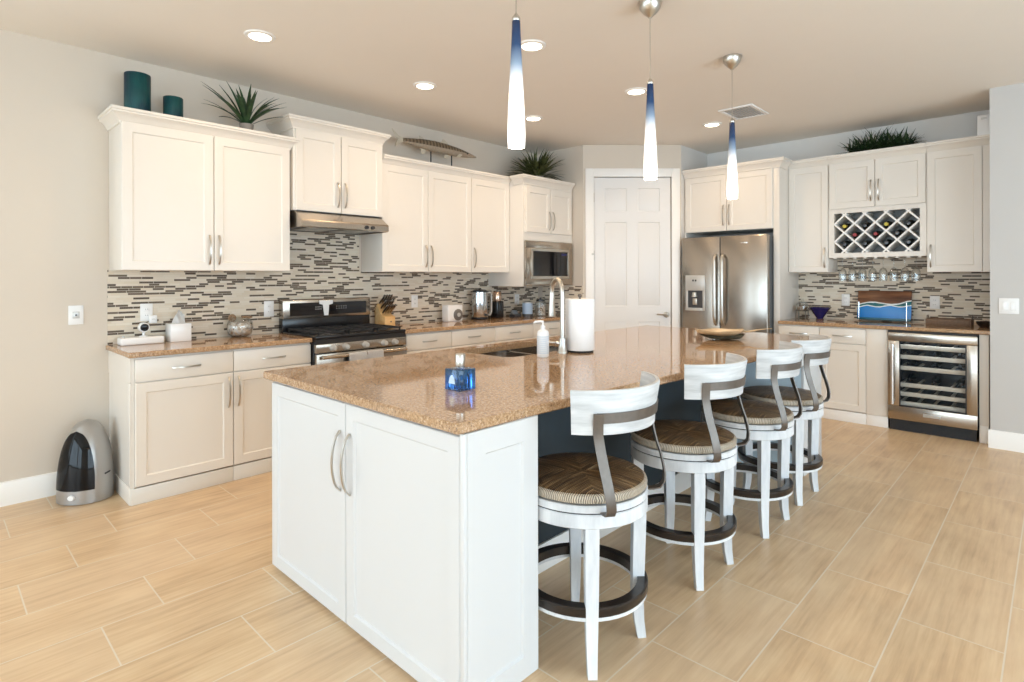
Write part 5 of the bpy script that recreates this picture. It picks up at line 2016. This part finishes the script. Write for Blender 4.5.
random.seed(41)
lv = []
for k in range(420):
    az = random.uniform(0, 2 * PI)
    x = random.uniform(-0.25, 0.25)
    y = random.uniform(-0.045, 0.045)
    lv.append(((x, y, 0.035), az, math.radians(random.uniform(5, 82)), random.uniform(0.14, 0.265) * (1 - 0.35 * abs(x) / 0.25), random.uniform(0.013, 0.020), random.uniform(0.2, 0.8), 5))
t = thing('planter', 'long low grassy green planter on top of the wine rack cabinet', 'plant', (-1.235, 6.40, 2.5385), 0)
MB().box(-0.26, 0.26, -0.055, 0.055, 0.0, 0.038, 0.006).build('trough', plain('brown_trough', (0.14, 0.10, 0.07), 0.6), t)
b = MB()
for a in lv:
    blade(b, *a)
b.build('foliage', M['leaf_grass'], t, angle=80)

t = thing('sensor_box', 'small white box on top of the cabinet against the wall corner', 'box', (-0.452, 6.285, 2.5385), 0)
MB().box(-0.045, 0.045, -0.03, 0.03, 0.0, 0.185, 0.006).build('housing', M['white_plastic'], t)
MB().box(-0.02, 0.02, -0.0325, -0.03, 0.145, 0.165).build('window', M['grey_plastic'], t)

# mounted fish
fs = thing('fish_sculpture', 'barracuda-like fish figure mounted on two dark posts on top of the cabinet', 'sculpture', (-4.37, 3.500, TOPL), RL)
Z0 = 0.212
b = MB()
bm = b.bm
prof = [(-0.40, 0.012, 0.018), (-0.36, 0.016, 0.022), (-0.28, 0.024, 0.034), (-0.16, 0.033, 0.047), (-0.02, 0.039, 0.054), (0.12, 0.039, 0.053), (0.24, 0.035, 0.046),
        (0.33, 0.029, 0.037), (0.40, 0.022, 0.027), (0.46, 0.015, 0.018), (0.505, 0.008, 0.010), (0.52, 0.003, 0.004)]
rings = []
for x, ry, rz_ in prof:
    sag = -0.012 * (x / 0.5) + 0.010 * math.cos(x * 3)
    rings.append([bm.verts.new((x, ry * math.cos(2 * PI * k / 18), Z0 + sag + rz_ * math.sin(2 * PI * k / 18))) for k in range(18)])
for a, c in zip(rings[:-1], rings[1:]):
    for k in range(18):
        bm.faces.new((a[k], a[(k + 1) % 18], c[(k + 1) % 18], c[k]))
bm.faces.new(rings[0][::-1])
bm.faces.new(rings[-1])
b.xf(Matrix.Translation((0, 0, -Z0)))
body = b.build('fish_body', M['fish'], fs, (0, 0, Z0), angle=60)
b = MB()
b.prism([(-0.385, 0.012), (-0.455, 0.040), (-0.520, 0.088), (-0.475, 0.020), (-0.455, 0.005), (-0.470, -0.020), (-0.490, -0.070), (-0.440, -0.040), (-0.385, -0.005)], -0.004, 0.004, 'y')
b.build('tail_fin', M['fin'], fs, (0, 0, Z0 + 0.010))
for nm, pts, y0, y1 in (('dorsal_fin', [(0.05, 0.050), (0.075, 0.100), (0.135, 0.074), (0.14, 0.046)], -0.003, 0.003),
                        ('dorsal_fin', [(-0.22, 0.040), (-0.21, 0.085), (-0.165, 0.070), (-0.15, 0.046)], -0.003, 0.003),
                        ('belly_fin', [(-0.20, -0.030), (-0.19, -0.088), (-0.145, -0.075), (-0.13, -0.040)], -0.003, 0.003),
                        ('belly_fin', [(0.10, -0.042), (0.085, -0.082), (0.13, -0.085), (0.16, -0.045)], -0.003, 0.003),
                        ('side_fin', [(0.26, -0.020), (0.22, -0.055), (0.27, -0.050), (0.30, -0.022)], -0.036, -0.031)):
    MB().prism(pts, y0, y1, 'y').build(nm, M['fin'], fs, (0, 0, Z0))
MB().ball(0.010, (0.375, -0.022, 0.002), 12).build('eye', M['black_glass'], fs, (0, 0, Z0))
for x in (-0.075, 0.185):
    MB().cyl(0.006, 0.008, Z0 - 0.044, (x, 0, 0), 12).build('post', M['black_matte'], fs)
MB().box(-0.14, 0.25, -0.045, 0.045, 0.0, 0.009, 0.003).build('stand_base', M['dark_wood'], fs)
